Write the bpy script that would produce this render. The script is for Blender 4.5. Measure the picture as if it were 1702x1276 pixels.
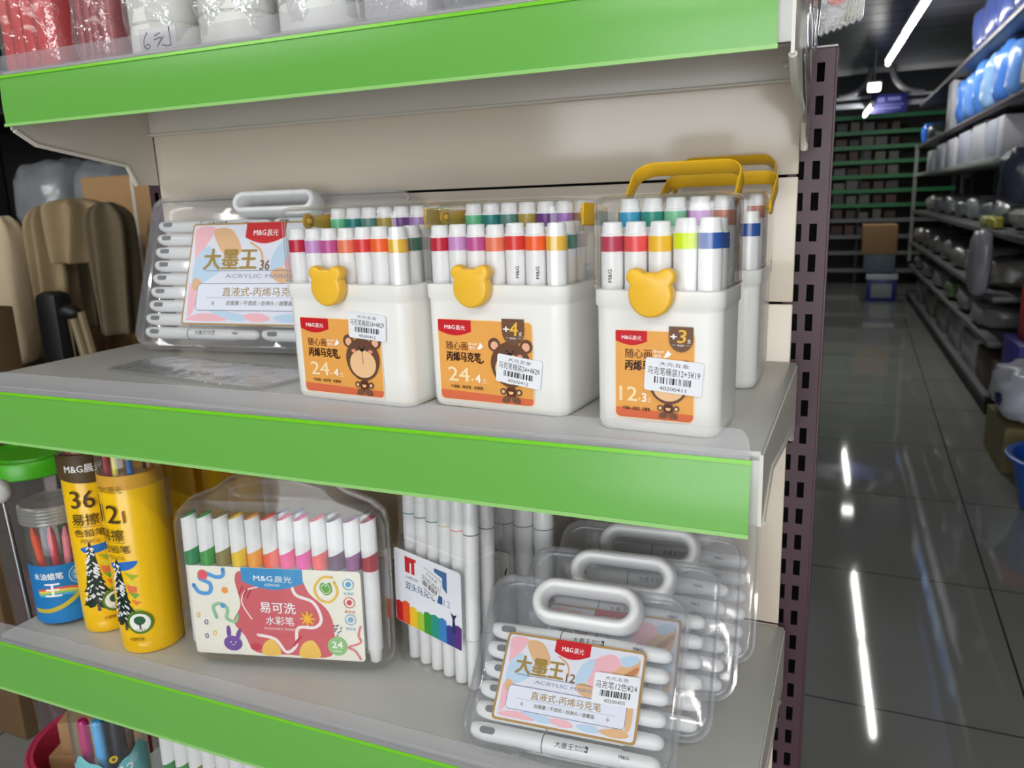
import bpy, bmesh, math, random
from mathutils import Vector, Matrix
random.seed(7)
for _o in list(bpy.data.objects):
    bpy.data.objects.remove(_o, do_unlink=True)
SC = bpy.context.scene
COL = SC.collection
PI = math.pi

# ------------------------------------------------------------------ camera
cam_d = bpy.data.cameras.new('camera')
cam = bpy.data.objects.new('camera', cam_d)
COL.objects.link(cam)
cam.location = (0.95153, -0.57052, 0.18149)
cam.rotation_euler = (1.34637963, 0.03366873, 0.40449713)
cam_d.sensor_width = 36.0
cam_d.lens = 1327.898 * 36.0 / 1702.0
cam_d.clip_start = 0.02
cam_d.clip_end = 60
cam_d.dof.use_dof = True
cam_d.dof.focus_distance = 0.72
cam_d.dof.aperture_fstop = 10.0
SC.camera = cam
SC.cycles.transparent_max_bounces = 40
SC.cycles.max_bounces = 10
SC.cycles.diffuse_bounces = 4
SC.cycles.glossy_bounces = 4
SC.cycles.transmission_bounces = 6
SC.cycles.sample_clamp_indirect = 4.0
SC.cycles.caustics_reflective = False
SC.cycles.caustics_refractive = False

# ------------------------------------------------------------------ world, light, exposure
SC.view_settings.view_transform = 'Standard'
SC.view_settings.look = 'None'
SC.view_settings.gamma = 1.0
SC.view_settings.use_curve_mapping = False
SC.view_settings.exposure = 0.12
W = bpy.data.worlds.new('world'); SC.world = W; W.use_nodes = True
W.node_tree.nodes['Background'].inputs[0].default_value = (0.75, 0.85, 1.0, 1)
W.node_tree.nodes['Background'].inputs[1].default_value = 0.6

TUBE = 84.0
def area(name, loc, target, sx, sy, power, col=(1, 1, 1)):
    d = bpy.data.lights.new(name, 'AREA'); d.shape = 'RECTANGLE'
    d.size, d.size_y, d.energy, d.color = sx, sy, power, col
    o = bpy.data.objects.new(name, d); COL.objects.link(o)
    o.location = loc
    o.rotation_euler = (Vector(target) - Vector(loc)).to_track_quat('-Z', 'Y').to_euler()
    return o
# daylight coming in through the open shop front behind the photographer
area('entrance_daylight', (1.2, -4.3, 0.25), (1.0, 0, 0.05), 3.1, 2.3, 92, (0.97, 0.99, 1.0))

# ------------------------------------------------------------------ materials
def lin(c):
    return tuple(((x / 255.0) / 12.92 if x / 255.0 <= 0.04045 else ((x / 255.0 + 0.055) / 1.055) ** 2.4) for x in c)
MATS = {}
def mat(name, rgb=(200, 200, 200), rough=0.5, spec=0.5, metal=0.0, coat=0.0, var=0.0, vscale=20.0, bump=0.0, bscale=60.0, trans=0.0, sss=0.0, stretch=None):
    if name in MATS: return MATS[name]
    m = bpy.data.materials.new(name); m.use_nodes = True
    nt = m.node_tree; b = nt.nodes['Principled BSDF']
    c = lin(rgb)
    b.inputs['Base Color'].default_value = (*c, 1)
    b.inputs['Roughness'].default_value = rough
    b.inputs['Specular IOR Level'].default_value = spec
    b.inputs['Metallic'].default_value = metal
    b.inputs['Coat Weight'].default_value = coat
    b.inputs['Coat Roughness'].default_value = 0.08
    tc = nt.nodes.new('ShaderNodeTexCoord')
    src = tc.outputs['Object']
    if stretch:
        mp = nt.nodes.new('ShaderNodeMapping'); mp.inputs['Scale'].default_value = stretch
        nt.links.new(src, mp.inputs[0]); src = mp.outputs[0]
    n = nt.nodes.new('ShaderNodeTexNoise'); n.inputs['Scale'].default_value = vscale
    n.inputs['Detail'].default_value = 4
    nt.links.new(src, n.inputs['Vector'])
    if var > 0:
        mx = nt.nodes.new('ShaderNodeMix'); mx.data_type = 'RGBA'
        mx.inputs['A'].default_value = (*[max(0, x * (1 - var)) for x in c], 1)
        mx.inputs['B'].default_value = (*[min(1, x * (1 + var)) for x in c], 1)
        nt.links.new(n.outputs['Fac'], mx.inputs['Factor'])
        nt.links.new(mx.outputs['Result'], b.inputs['Base Color'])
    else:
        mr = nt.nodes.new('ShaderNodeMapRange')
        mr.inputs['To Min'].default_value = max(0.02, rough - 0.03); mr.inputs['To Max'].default_value = rough + 0.03
        nt.links.new(n.outputs['Fac'], mr.inputs['Value']); nt.links.new(mr.outputs[0], b.inputs['Roughness'])
    if bump > 0:
        n2 = nt.nodes.new('ShaderNodeTexNoise'); n2.inputs['Scale'].default_value = bscale
        nt.links.new(src, n2.inputs['Vector'])
        bp = nt.nodes.new('ShaderNodeBump'); bp.inputs['Strength'].default_value = bump; bp.inputs['Distance'].default_value = 0.002
        nt.links.new(n2.outputs['Fac'], bp.inputs['Height']); nt.links.new(bp.outputs[0], b.inputs['Normal'])
    if trans > 0:
        b.inputs['Transmission Weight'].default_value = trans
    if sss > 0:
        b.inputs['Subsurface Weight'].default_value = sss; b.inputs['Subsurface Radius'].default_value = (0.004, 0.003, 0.002)
    MATS[name] = m; return m

def clear(name, tint=(255, 255, 255), milk=0.04, milkc=(235, 238, 240), rough=0.04, f0=0.04, edge=0.9, bump=0.0, bscale=40.0, power=4.0):
    """thin clear plastic: see-through, with a fresnel sheen and a little milkiness"""
    if name in MATS: return MATS[name]
    m = bpy.data.materials.new(name); m.use_nodes = True
    nt = m.node_tree; nt.nodes.clear()
    out = nt.nodes.new('ShaderNodeOutputMaterial')
    tr = nt.nodes.new('ShaderNodeBsdfTransparent'); tr.inputs[0].default_value = (*lin(tint), 1)
    gl = nt.nodes.new('ShaderNodeBsdfGlossy'); gl.inputs['Color'].default_value = (1, 1, 1, 1); gl.inputs['Roughness'].default_value = rough
    df = nt.nodes.new('ShaderNodeBsdfDiffuse'); df.inputs[0].default_value = (*lin(milkc), 1)
    lw = nt.nodes.new('ShaderNodeLayerWeight'); lw.inputs['Blend'].default_value = 0.5
    pw = nt.nodes.new('ShaderNodeMath'); pw.operation = 'POWER'; pw.inputs[1].default_value = power
    ma = nt.nodes.new('ShaderNodeMath'); ma.operation = 'MULTIPLY_ADD'; ma.inputs[1].default_value = edge - f0; ma.inputs[2].default_value = f0
    m1 = nt.nodes.new('ShaderNodeMixShader'); m2 = nt.nodes.new('ShaderNodeMixShader')
    m1.inputs[0].default_value = milk
    L = nt.links.new
    L(tr.outputs[0], m1.inputs[1]); L(df.outputs[0], m1.inputs[2])
    L(lw.outputs['Facing'], pw.inputs[0]); L(pw.outputs[0], ma.inputs[0]); L(ma.outputs[0], m2.inputs[0])
    L(m1.outputs[0], m2.inputs[1]); L(gl.outputs[0], m2.inputs[2]); L(m2.outputs[0], out.inputs[0])
    if bump > 0:
        tc = nt.nodes.new('ShaderNodeTexCoord'); n2 = nt.nodes.new('ShaderNodeTexNoise'); n2.inputs['Scale'].default_value = bscale
        n2.inputs['Detail'].default_value = 3
        bp = nt.nodes.new('ShaderNodeBump'); bp.inputs['Strength'].default_value = bump; bp.inputs['Distance'].default_value = 0.01
        L(tc.outputs['Object'], n2.inputs['Vector']); L(n2.outputs['Fac'], bp.inputs['Height'])
        L(bp.outputs[0], gl.inputs['Normal']); L(bp.outputs[0], lw.inputs['Normal'])
    MATS[name] = m; return m

def emit(name, rgb, strength):
    if name in MATS: return MATS[name]
    m = bpy.data.materials.new(name); m.use_nodes = True
    nt = m.node_tree; nt.nodes.clear()
    o = nt.nodes.new('ShaderNodeOutputMaterial'); e = nt.nodes.new('ShaderNodeEmission')
    e.inputs[0].default_value = (*lin(rgb), 1); e.inputs[1].default_value = strength
    nt.links.new(e.outputs[0], o.inputs[0]); MATS[name] = m; return m

def ink(rgb):
    return mat('ink_%02x%02x%02x' % tuple(rgb), rgb, rough=0.45, spec=0.4)
def plastic(rgb, rough=0.3):
    return mat('plastic_%02x%02x%02x_%d' % (*rgb, int(rough * 100)), rgb, rough=rough, spec=0.5)

# ------------------------------------------------------------------ mesh helpers
def T(x=0, y=0, z=0): return Matrix.Translation((x, y, z))
def RX(a): return Matrix.Rotation(a, 4, 'X')
def RY(a): return Matrix.Rotation(a, 4, 'Y')
def RZ(a): return Matrix.Rotation(a, 4, 'Z')

def link(name, bm, mats, parent=None, smooth=True, angle=35, xf=None, kind=None):
    """one bmesh -> one mesh object"""
    if xf is not None: bmesh.ops.transform(bm, matrix=xf, verts=bm.verts)
    me = bpy.data.meshes.new(name)
    bm.normal_update()
    for f in bm.faces: f.smooth = smooth
    bm.to_mesh(me); bm.free()
    if smooth: me.set_sharp_from_angle(angle=math.radians(angle))
    for m in (mats if isinstance(mats, (list, tuple)) else [mats]): me.materials.append(m)
    o = bpy.data.objects.new(name, me); COL.objects.link(o)
    if parent is not None: o.parent = parent
    if kind: o['kind'] = kind
    return o

def tag(o, label, cat, group=None, kind=None):
    o['label'] = label; o['category'] = cat
    if group: o['group'] = group
    if kind: o['kind'] = kind
    return o

def thing(name, label, cat, loc=(0, 0, 0), rot=(0, 0, 0), group=None):
    o = bpy.data.objects.new(name, None); COL.objects.link(o)
    o.location = loc; o.rotation_euler = rot; o.empty_display_size = 0.02
    return tag(o, label, cat, group)

def struct(name, bm, m, smooth=False, label=None):
    o = link(name, bm, m, smooth=smooth); o['kind'] = 'structure'
    return o

def dup(src, parent=None):
    c = src.copy(); COL.objects.link(c)
    if parent is not None: c.parent = parent
    for ch in src.children: dup(ch, c)
    return c

def _setmi(bm, before, mi):
    if mi:
        for f in bm.faces:
            if f not in before: f.material_index = mi
def add_box(bm, c, s, bev=0.0, seg=2, mi=0, xf=None, edges=None):
    before = set(bm.faces)
    g = bmesh.ops.create_cube(bm, size=1.0)
    vs = g['verts']
    bmesh.ops.scale(bm, vec=s, verts=vs)
    if bev > 0:
        es = set(e for v in vs for e in v.link_edges)
        if edges:  # only edges parallel to axis
            ax = 'xyz'.index(edges)
            es = [e for e in es if abs((e.verts[0].co - e.verts[1].co).normalized()[ax]) > 0.9]
        r = bmesh.ops.bevel(bm, geom=list(es), offset=bev, segments=seg, affect='EDGES', profile=0.5)
    vs = set(v for f in bm.faces if f not in before for v in f.verts)
    bmesh.ops.translate(bm, vec=c, verts=list(vs))
    if xf is not None: bmesh.ops.transform(bm, matrix=xf, verts=list(vs))
    _setmi(bm, before, mi)
    return bm

def add_loft(bm, loops, cap0=True, cap1=True, mi=0, closed=True, xf=None):
    """loops: list of equal length lists of Vectors"""
    before = set(bm.faces) if mi else ()
    rows = [[bm.verts.new(xf @ Vector(p) if xf is not None else Vector(p)) for p in lp] for lp in loops]
    n = len(rows[0])
    for a, b in zip(rows[:-1], rows[1:]):
        for i in range(n if closed else n - 1):
            j = (i + 1) % n
            try: bm.faces.new((a[i], a[j], b[j], b[i]))
            except ValueError: pass
    if cap0: bm.faces.new(list(reversed(rows[0])))
    if cap1: bm.faces.new(rows[-1])
    _setmi(bm, before, mi)
    return bm

def circle(r, z, n=24, cx=0, cy=0, ph=0):
    return [Vector((cx + r * math.cos(ph + 2 * PI * i / n), cy + r * math.sin(ph + 2 * PI * i / n), z)) for i in range(n)]
def rrect2(w, d, r, n=5):
    """rounded rectangle outline, counter clockwise, centred"""
    r = min(r, w / 2 - 1e-5, d / 2 - 1e-5); pts = []
    for cx, cy, a0 in ((w/2-r, d/2-r, 0), (-w/2+r, d/2-r, PI/2), (-w/2+r, -d/2+r, PI), (w/2-r, -d/2+r, 1.5*PI)):
        for i in range(n + 1):
            a = a0 + PI / 2 * i / n
            pts.append((cx + r * math.cos(a), cy + r * math.sin(a)))
    return pts
def rloop(w, d, r, z, n=5):
    return [Vector((x, y, z)) for x, y in rrect2(w, d, r, n)]

def add_lathe(bm, prof, n=24, mi=0, cap0=True, cap1=True, xf=None):
    return add_loft(bm, [circle(max(r, 1e-5), z, n) for r, z in prof], cap0, cap1, mi, xf=xf)

def add_tube(bm, path, r, n=8, mi=0, closed=False, cap=True, rr=None):
    """round tube along points; rr: list of radii"""
    pts = [Vector(p) for p in path]; m = len(pts); loops = []; up = None
    for i, p in enumerate(pts):
        a = pts[(i - 1) % m] if (closed or i > 0) else p
        b = pts[(i + 1) % m] if (closed or i < m - 1) else p
        t = (b - a).normalized()
        if up is None:
            up = Vector((0, 0, 1)) if abs(t.z) < 0.9 else Vector((1, 0, 0))
        u = (up - t * up.dot(t)).normalized(); up = u
        v = t.cross(u)
        q = rr[i] if rr else r
        loops.append([p + u * q * math.cos(2*PI*k/n) + v * q * math.sin(2*PI*k/n) for k in range(n)])
    if closed: loops.append(loops[0])
    if closed:
        before = set(bm.faces) if mi else ()
        rows = [[bm.verts.new(q) for q in lp] for lp in loops[:-1]]
        for i in range(len(rows)):
            a, b = rows[i], rows[(i + 1) % len(rows)]
            for k in range(n): bm.faces.new((a[k], a[(k+1) % n], b[(k+1) % n], b[k]))
        _setmi(bm, before, mi); return bm
    return add_loft(bm, loops, cap, cap, mi)

def add_sweep(bm, path, prof, mi=0, up=(0, 0, 1), closed=False, cap=True):
    """sweep a 2d profile (u across, v along 'up') along a path"""
    pts = [Vector(p) for p in path]; m = len(pts); loops = []; U = Vector(up)
    for i, p in enumerate(pts):
        a = pts[(i - 1) % m] if (closed or i > 0) else p
        b = pts[(i + 1) % m] if (closed or i < m - 1) else p
        t = (b - a).normalized(); s = t.cross(U).normalized(); w = s.cross(t)
        loops.append([p + s * x + w * y for x, y in prof])
    if closed: loops.append(loops[0]); cap = False
    return add_loft(bm, loops, cap, cap, mi)

def add_prism(bm, outline, y0, y1, mi=0, bev=0.0, xf=None):
    """2d outline in x,z (counter clockwise seen from -y) extruded from y0 (front) to y1 (back)"""
    def off(d):
        n = len(outline); res = []
        for i in range(n):
            p0, p, p1 = Vector(outline[i-1]), Vector(outline[i]), Vector(outline[(i+1) % n])
            a = (p - p0).normalized(); b = (p1 - p).normalized()
            na = Vector((-a.y, a.x)); nb = Vector((-b.y, b.x)); nn = (na + nb)
            nn = nn / max(0.3, nn.length) if nn.length > 1e-6 else na
            res.append(p + nn * d)
        return res
    if bev > 0:
        o2 = off(bev); o1 = off(bev * 0.3)
        loops = [[Vector((x, y1, z)) for x, z in o2], [Vector((x, y1 - bev*0.3, z)) for x, z in o1], [Vector((x, y1 - bev, z)) for x, z in outline],
                 [Vector((x, y0 + bev, z)) for x, z in outline], [Vector((x, y0 + bev*0.3, z)) for x, z in o1], [Vector((x, y0, z)) for x, z in o2]]
    else:
        loops = [[Vector((x, y1, z)) for x, z in outline], [Vector((x, y0, z)) for x, z in outline]]
    return add_loft(bm, loops, True, True, mi, xf=xf)

def add_sphere(bm, c, r, n=16, m=10, mi=0, sc=(1, 1, 1), xf=None):
    loops = []
    for i in range(m + 1):
        a = -PI/2 + PI * i / m
        loops.append([Vector((c[0] + sc[0]*max(r*math.cos(a), 1e-5)*math.cos(2*PI*k/n), c[1] + sc[1]*max(r*math.cos(a), 1e-5)*math.sin(2*PI*k/n), c[2] + sc[2]*r*math.sin(a))) for k in range(n)])
    return add_loft(bm, loops, True, True, mi, xf=xf)

# ------------------------------------------------------------------ printed graphics
_glyphs = {}
def glyphs(s, bold=0.0, shear=0.0):
    k = (s, bold, shear)
    if k in _glyphs: return _glyphs[k]
    c = bpy.data.curves.new('glyphs', 'FONT'); c.body = s; c.size = 1; c.resolution_u = 2; c.offset = bold; c.shear = shear
    o = bpy.data.objects.new('glyphs', c); COL.objects.link(o)
    bpy.context.view_layer.update()
    m = o.evaluated_get(bpy.context.evaluated_depsgraph_get()).to_mesh()
    vs = [tuple(v.co[:2]) for v in m.vertices]; fs = [tuple(p.vertices) for p in m.polygons]
    o.evaluated_get(bpy.context.evaluated_depsgraph_get()).to_mesh_clear()
    bpy.data.objects.remove(o); bpy.data.curves.remove(c)
    _glyphs[k] = (vs, fs); return _glyphs[k]

def ellipse(cx, cy, rx, ry=None, n=24, a0=0.0):
    ry = rx if ry is None else ry
    ca, sa = math.cos(a0), math.sin(a0)
    return [(cx + rx*math.cos(2*PI*i/n)*ca - ry*math.sin(2*PI*i/n)*sa, cy + rx*math.cos(2*PI*i/n)*sa + ry*math.sin(2*PI*i/n)*ca) for i in range(n)]
def rr(x, y, w, h, r, n=4):
    return [(px + x + w/2, py + y + h/2) for px, py in rrect2(w, h, r, n)]
def blob(pts, n=5):
    """smooth closed curve through points (catmull rom)"""
    res = []; m = len(pts)
    for i in range(m):
        p0, p1, p2, p3 = (Vector(pts[(i+k-1) % m]) for k in range(4))
        for j in range(n):
            t = j / n
            res.append(tuple(0.5*((2*p1) + (p2-p0)*t + (2*p0-5*p1+4*p2-p3)*t*t + (3*p1-p0-3*p2+p3)*t**3)))
    return res
def curve(pts, n=6):
    res = []; m = len(pts)
    for i in range(m - 1):
        p0, p1, p2, p3 = Vector(pts[max(i-1, 0)]), Vector(pts[i]), Vector(pts[i+1]), Vector(pts[min(i+2, m-1)])
        for j in range(n):
            t = j / n
            res.append(tuple(0.5*((2*p1) + (p2-p0)*t + (2*p0-5*p1+4*p2-p3)*t*t + (3*p1-p0-3*p2+p3)*t**3)))
    res.append(tuple(pts[-1])); return res

class Art:
    """coloured flat shapes printed on one label, in metres; (0,0) is its lower left corner"""
    EPS = 0.00002
    def __init__(s): s.bm = bmesh.new(); s.cols = []; s.lay = 0
    def mi(s, col):
        col = tuple(col)
        if col not in s.cols: s.cols.append(col)
        return s.cols.index(col)
    def poly(s, pts, col, up=True):
        if up: s.lay += 1
        a = sum(pts[i-1][0]*pts[i][1] - pts[i][0]*pts[i-1][1] for i in range(len(pts)))
        if a < 0: pts = list(reversed(pts))
        f = s.bm.faces.new([s.bm.verts.new((x, y, s.lay * s.EPS)) for x, y in pts]); f.material_index = s.mi(col)
        return s
    def rect(s, x, y, w, h, col, up=True): return s.poly([(x, y), (x+w, y), (x+w, y+h), (x, y+h)], col, up)
    def stroke(s, pts, wd, col, closed=False, up=True, caps=True):
        if up: s.lay += 1
        P = [Vector(p) for p in pts]; n = len(P); Lf, Rt = [], []
        for i in range(n):
            a = P[(i-1) % n] if (closed or i > 0) else P[i]; b = P[(i+1) % n] if (closed or i < n-1) else P[i]
            t = (b - a).normalized() if (b-a).length > 1e-9 else Vector((1, 0)); nn = Vector((-t.y, t.x)) * wd / 2
            Lf.append(P[i] + nn); Rt.append(P[i] - nn)
        z = s.lay * s.EPS; k = s.mi(col)
        for i in range(n if closed else n - 1):
            j = (i + 1) % n
            f = s.bm.faces.new([s.bm.verts.new((q.x, q.y, z)) for q in (Rt[i], Rt[j], Lf[j], Lf[i])]); f.material_index = k
        if caps and not closed:
            for q in (P[0], P[-1]): s.poly(ellipse(q.x, q.y, wd/2, n=10), col, up=False)
        return s
    def text(s, t, x, y, h, col, w=None, bold=0.0, shear=0.0, align='l', up=True, rot=0.0):
        """h: height of a full character square; w: total width to fit"""
        if bold > 0.0:
            b = bold; bold = 0.0
            for dx, dy in ((-b*0.55, 0.0), (b*0.55, 0.0), (0.0, b*0.35), (0.0, -b*0.2)):
                s.text(t, x + dx*h, y + dy*h, h, col, w, 0.0, shear, align, True, rot)
            return s
        vs, fs = glyphs(t, bold, shear)
        if not vs: return s
        if up: s.lay += 1
        x0 = min(v[0] for v in vs); x1 = max(v[0] for v in vs)
        sx = (w / (x1 - x0)) if w else h
        ox = {'l': 0, 'c': -(x1-x0)*sx/2, 'r': -(x1-x0)*sx}[align]
        k = s.mi(col); z = s.lay * s.EPS; ca, sa = math.cos(rot), math.sin(rot)
        bv = []
        for v in vs:
            u, q = (v[0]-x0)*sx + ox, v[1]*h
            bv.append(s.bm.verts.new((x + u*ca - q*sa, y + u*sa + q*ca, z)))
        for f in fs:
            try: nf = s.bm.faces.new([bv[i] for i in f]); nf.material_index = k
            except ValueError: pass
        return s
    def barcode(s, x, y, w, h, col=(25, 25, 28), seed=1, n=34):
        s.lay += 1; rn = random.Random(seed); ws = [rn.choice((1, 1, 2, 3)) for _ in range(n)]; tot = sum(ws); cx = 0
        for i, q in enumerate(ws):
            if i % 2 == 0: s.rect(x + w*cx/tot, y, w*q/tot, h, col, up=False)
            cx += q
        return s
    def xform(s, m):
        bmesh.ops.transform(s.bm, matrix=m, verts=s.bm.verts); return s
    def place(s, name, parent, origin=(0, 0, 0), xf=None, back=0.0006, label=None, rough=None):
        """flat label standing in x,z facing -y, lower left corner at origin"""
        m = T(*origin) @ RX(PI/2)
        if xf is not None: m = xf @ m
        o = link(name, s.bm, [ink(c) for c in s.cols], parent, smooth=False, xf=m)
        if label: o['label'] = label
        return o
    def wrap(s, name, parent, R, u0, z0, step=0.0025, xf=None, axis='z', label=None):
        """bend around a cylinder of radius R standing on z; u=u0 faces -y"""
        us = [v.co.x for v in s.bm.verts]; a, b = min(us), max(us)
        x = a + step
        while x < b:
            bmesh.ops.bisect_plane(s.bm, geom=s.bm.verts[:] + s.bm.edges[:] + s.bm.faces[:], plane_co=(x, 0, 0), plane_no=(1, 0, 0), dist=1e-7)
            x += step
        for v in s.bm.verts:
            t = (v.co.x - u0) / R; q = R + v.co.z
            v.co = Vector((q*math.sin(t), -q*math.cos(t), v.co.y + z0))
        return_o = link(name, s.bm, [ink(c) for c in s.cols], parent, smooth=False, xf=xf)
        if label: return_o['label'] = label
        return return_o
# ------------------------------------------------------------------ common materials
M_white = mat('white_shelf_paint', (226, 220, 208), rough=0.32, var=0.03, vscale=9)
M_board = mat('grey_white_shelf_top', (196, 196, 190), rough=0.28, var=0.05, vscale=6, stretch=(1, 4, 1))
M_panel = mat('cream_panel_paint', (226, 213, 196), rough=0.16, var=0.02, vscale=5, bump=0.03, bscale=25)
M_maroon = mat('maroon_post_paint', (70, 45, 54), rough=0.45, var=0.06, vscale=30)
M_green = mat('green_price_strip', (108, 177, 78), rough=0.24, var=0.02, vscale=3)
M_greenedge = mat('green_strip_edge', (120, 205, 40), rough=0.25)
M_clear = clear('clear_plastic', milk=0.02, rough=0.03, f0=0.05)
M_lip = clear('scuffed_clear_plastic', milk=0.16, milkc=(215, 213, 220), rough=0.12, f0=0.05)
M_case = clear('cloudy_case_plastic', milk=0.055, milkc=(228, 233, 245), rough=0.06, f0=0.035, edge=0.7, power=2.6)
M_caseclear = clear('clear_case_plastic', milk=0.025, rough=0.05, f0=0.022, edge=0.75, power=3)
M_film = clear('crinkled_film', milk=0.11, rough=0.08, f0=0.12, bump=1.0, bscale=45)
M_penwhite = mat('white_pen_plastic', (248, 248, 248), rough=0.28, spec=0.5)
M_penline = mat('black_pen_line', (60, 62, 64), rough=0.4)
M_yellow = mat('yellow_plastic', (246, 192, 58), rough=0.32, var=0.02)
M_yellowh = mat('yellow_handle_plastic', (232, 182, 40), rough=0.35, var=0.03)
M_boxwhite = mat('white_box_plastic', (244, 243, 239), rough=0.25, spec=0.5)
M_dark = mat('dark_gap', (22, 20, 20), rough=0.7)
M_card = mat('brown_cardboard', (176, 138, 96), rough=0.8, var=0.08, vscale=14)
M_chrome = mat('grey_metal', (150, 150, 150), rough=0.3, metal=0.9)

# ------------------------------------------------------------------ the room
FL = -1.1; CE = 1.55
def slab(name, lo, hi, m):
    bm = bmesh.new(); add_box(bm, [(a+b)/2 for a, b in zip(lo, hi)], [b-a for a, b in zip(lo, hi)])
    return struct(name, bm, m)
def tile_mat():
    m = mat('polished_grey_tiles', (148, 149, 144), rough=0.05, spec=0.5, var=0.10, vscale=2.5)
    nt = m.node_tree; b = nt.nodes['Principled BSDF']
    tc = nt.nodes.new('ShaderNodeTexCoord'); mp = nt.nodes.new('ShaderNodeMapping')
    mp.inputs['Location'].default_value = (-1.405/0.8, -1.42/0.8, 0); mp.inputs['Scale'].default_value = (1/0.8, 1/0.8, 1)
    br = nt.nodes.new('ShaderNodeTexBrick'); br.offset = 0.0; br.inputs['Scale'].default_value = 1.0
    br.inputs['Mortar Size'].default_value = 0.0035; br.inputs['Brick Width'].default_value = 1.0; br.inputs['Row Height'].default_value = 1.0
    br.inputs['Mortar'].default_value = (*lin((40, 40, 38)), 1); br.inputs['Mortar Smooth'].default_value = 0.1
    src = b.inputs['Base Color'].links[0].from_socket
    L = nt.links.new
    L(tc.outputs['Object'], mp.inputs[0]); L(mp.outputs[0], br.inputs['Vector'])
    L(src, br.inputs['Color1']); L(src, br.inputs['Color2']); L(br.outputs['Color'], b.inputs['Base Color'])
    return m
bm = bmesh.new(); add_box(bm, (-0.6, 3.6, FL - 0.05), (6.8, 17, 0.1)); struct('floor', bm, tile_mat())
M_ceil = mat('dark_glossy_ceiling_strips', (92, 92, 100), rough=0.28, spec=0.6, var=0.25, vscale=3, stretch=(0.3, 6, 1))
bm = bmesh.new()
for k in range(42):
    add_box(bm, (-0.6, -4.75 + k*0.36, CE + 0.02), (6.8, 0.35, 0.04), bev=0.006, seg=1)
struct('ceiling', bm, M_ceil)
slab('trim_1', (-4, 10.15, CE - 0.05), (2.8, 10.25, CE + 0.05), mat('pale_ceiling_edge', (165, 165, 165), rough=0.4))
M_wall = mat('dim_wall_paint', (120, 118, 112), rough=0.7, var=0.05)
M_walld = mat('dark_back_wall', (40, 42, 42), rough=0.7, var=0.1)
slab('wall_back', (-4, 12.0, FL), (2.8, 12.15, CE + 1.2), M_walld)
slab('wall_left', (-4.15, -4.9, FL), (-4, 12.15, CE + 1.2), M_wall)
slab('wall_right', (2.8, -4.9, FL), (2.95, 12.15, CE + 1.2), M_wall)
bm = bmesh.new()   # shop front: wall with a wide open entrance
add_box(bm, (-2.25, -4.97, 0.75), (3.7, 0.15, 3.7)); add_box(bm, (1.25, -4.97, 2.1), (3.3, 0.15, 1.0))
struct('wall_front', bm, M_wall)
slab('ceiling_over_stair', (-4, 10.2, CE + 1.0), (2.95, 12.15, CE + 1.1), M_walld)

# ------------------------------------------------------------------ shelving the goods stand on
SW = 0.895; PY = 0.3385
def perf_plate(bm, xs, zs, holes, y0, y1, mi=0):
    """plate in x,z between y0 and y1 with rectangular holes (cells in 'holes')"""
    nx, nz = len(xs) - 1, len(zs) - 1
    solid = lambda i, k: 0 <= i < nx and 0 <= k < nz and (i, k) not in holes
    vf = {(i, k): bm.verts.new((xs[i], y0, zs[k])) for i in range(nx+1) for k in range(nz+1)}
    vb = {(i, k): bm.verts.new((xs[i], y1, zs[k])) for i in range(nx+1) for k in range(nz+1)}
    for i in range(nx):
        for k in range(nz):
            if not solid(i, k): continue
            bm.faces.new((vf[i, k], vf[i+1, k], vf[i+1, k+1], vf[i, k+1]))
            bm.faces.new((vb[i, k], vb[i, k+1], vb[i+1, k+1], vb[i+1, k]))
            if not solid(i-1, k): bm.faces.new((vf[i, k], vf[i, k+1], vb[i, k+1], vb[i, k]))
            if not solid(i+1, k): bm.faces.new((vf[i+1, k], vb[i+1, k], vb[i+1, k+1], vf[i+1, k+1]))
            if not solid(i, k-1): bm.faces.new((vf[i, k], vb[i, k], vb[i+1, k], vf[i+1, k]))
            if not solid(i, k+1): bm.faces.new((vf[i, k+1], vf[i+1, k+1], vb[i+1, k+1], vb[i, k+1]))
frame = thing('gondola_frame', 'cream back panels between two slotted maroon posts of the end shelving', 'shelving', (0, 0, 0))
def upright(xc, top):
    bm = bmesh.new()
    x0 = xc - 0.0205
    xs = [x0, x0+0.009, x0+0.0165, x0+0.0245, x0+0.032, x0+0.0415]
    zs = [FL]; holes = set(); k0 = math.ceil((FL + 0.05) / 0.032)
    for k in range(k0, 40):
        a = k*0.032 + 0.0015
        if a + 0.019 > top - 0.004: break
        zs += [a, a + 0.0185]
        holes |= {(1, len(zs)-2), (3, len(zs)-2)}
    zs.append(top)
    perf_plate(bm, xs, zs, holes, 0.3445, 0.3465)
    for sx in (x0, xs[-1]):
        add_box(bm, (sx + (0.001 if sx == x0 else -0.001), 0.3845, (FL+top)/2), (0.002, 0.078, top-FL))
    add_box(bm, (xs[-1] + 0.0012, 0.3475, (FL+top)/2), (0.003, 0.004, top-FL), bev=0.0008)   # rolled edge
    u = link('upright', bm, M_maroon, frame)
    bm = bmesh.new(); add_box(bm, ((x0+xs[-1])/2, 0.4225, (FL+top)/2), (0.0370, 0.002, top-FL-0.001)); link('inner_web', bm, M_dark, u)  # near-black plate: shade inside the hollow post painted behind the slots
    bm = bmesh.new(); add_box(bm, ((x0+xs[-1])/2 + 0.0008, 0.383, top + 0.0012), (0.044, 0.082, 0.002), bev=0.0005)
    link('cap', bm, mat('pale_post_cap', (190, 184, 186), rough=0.35), u)
upright(0.8970, 0.3215); upright(-0.0075, 0.3215)
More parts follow.
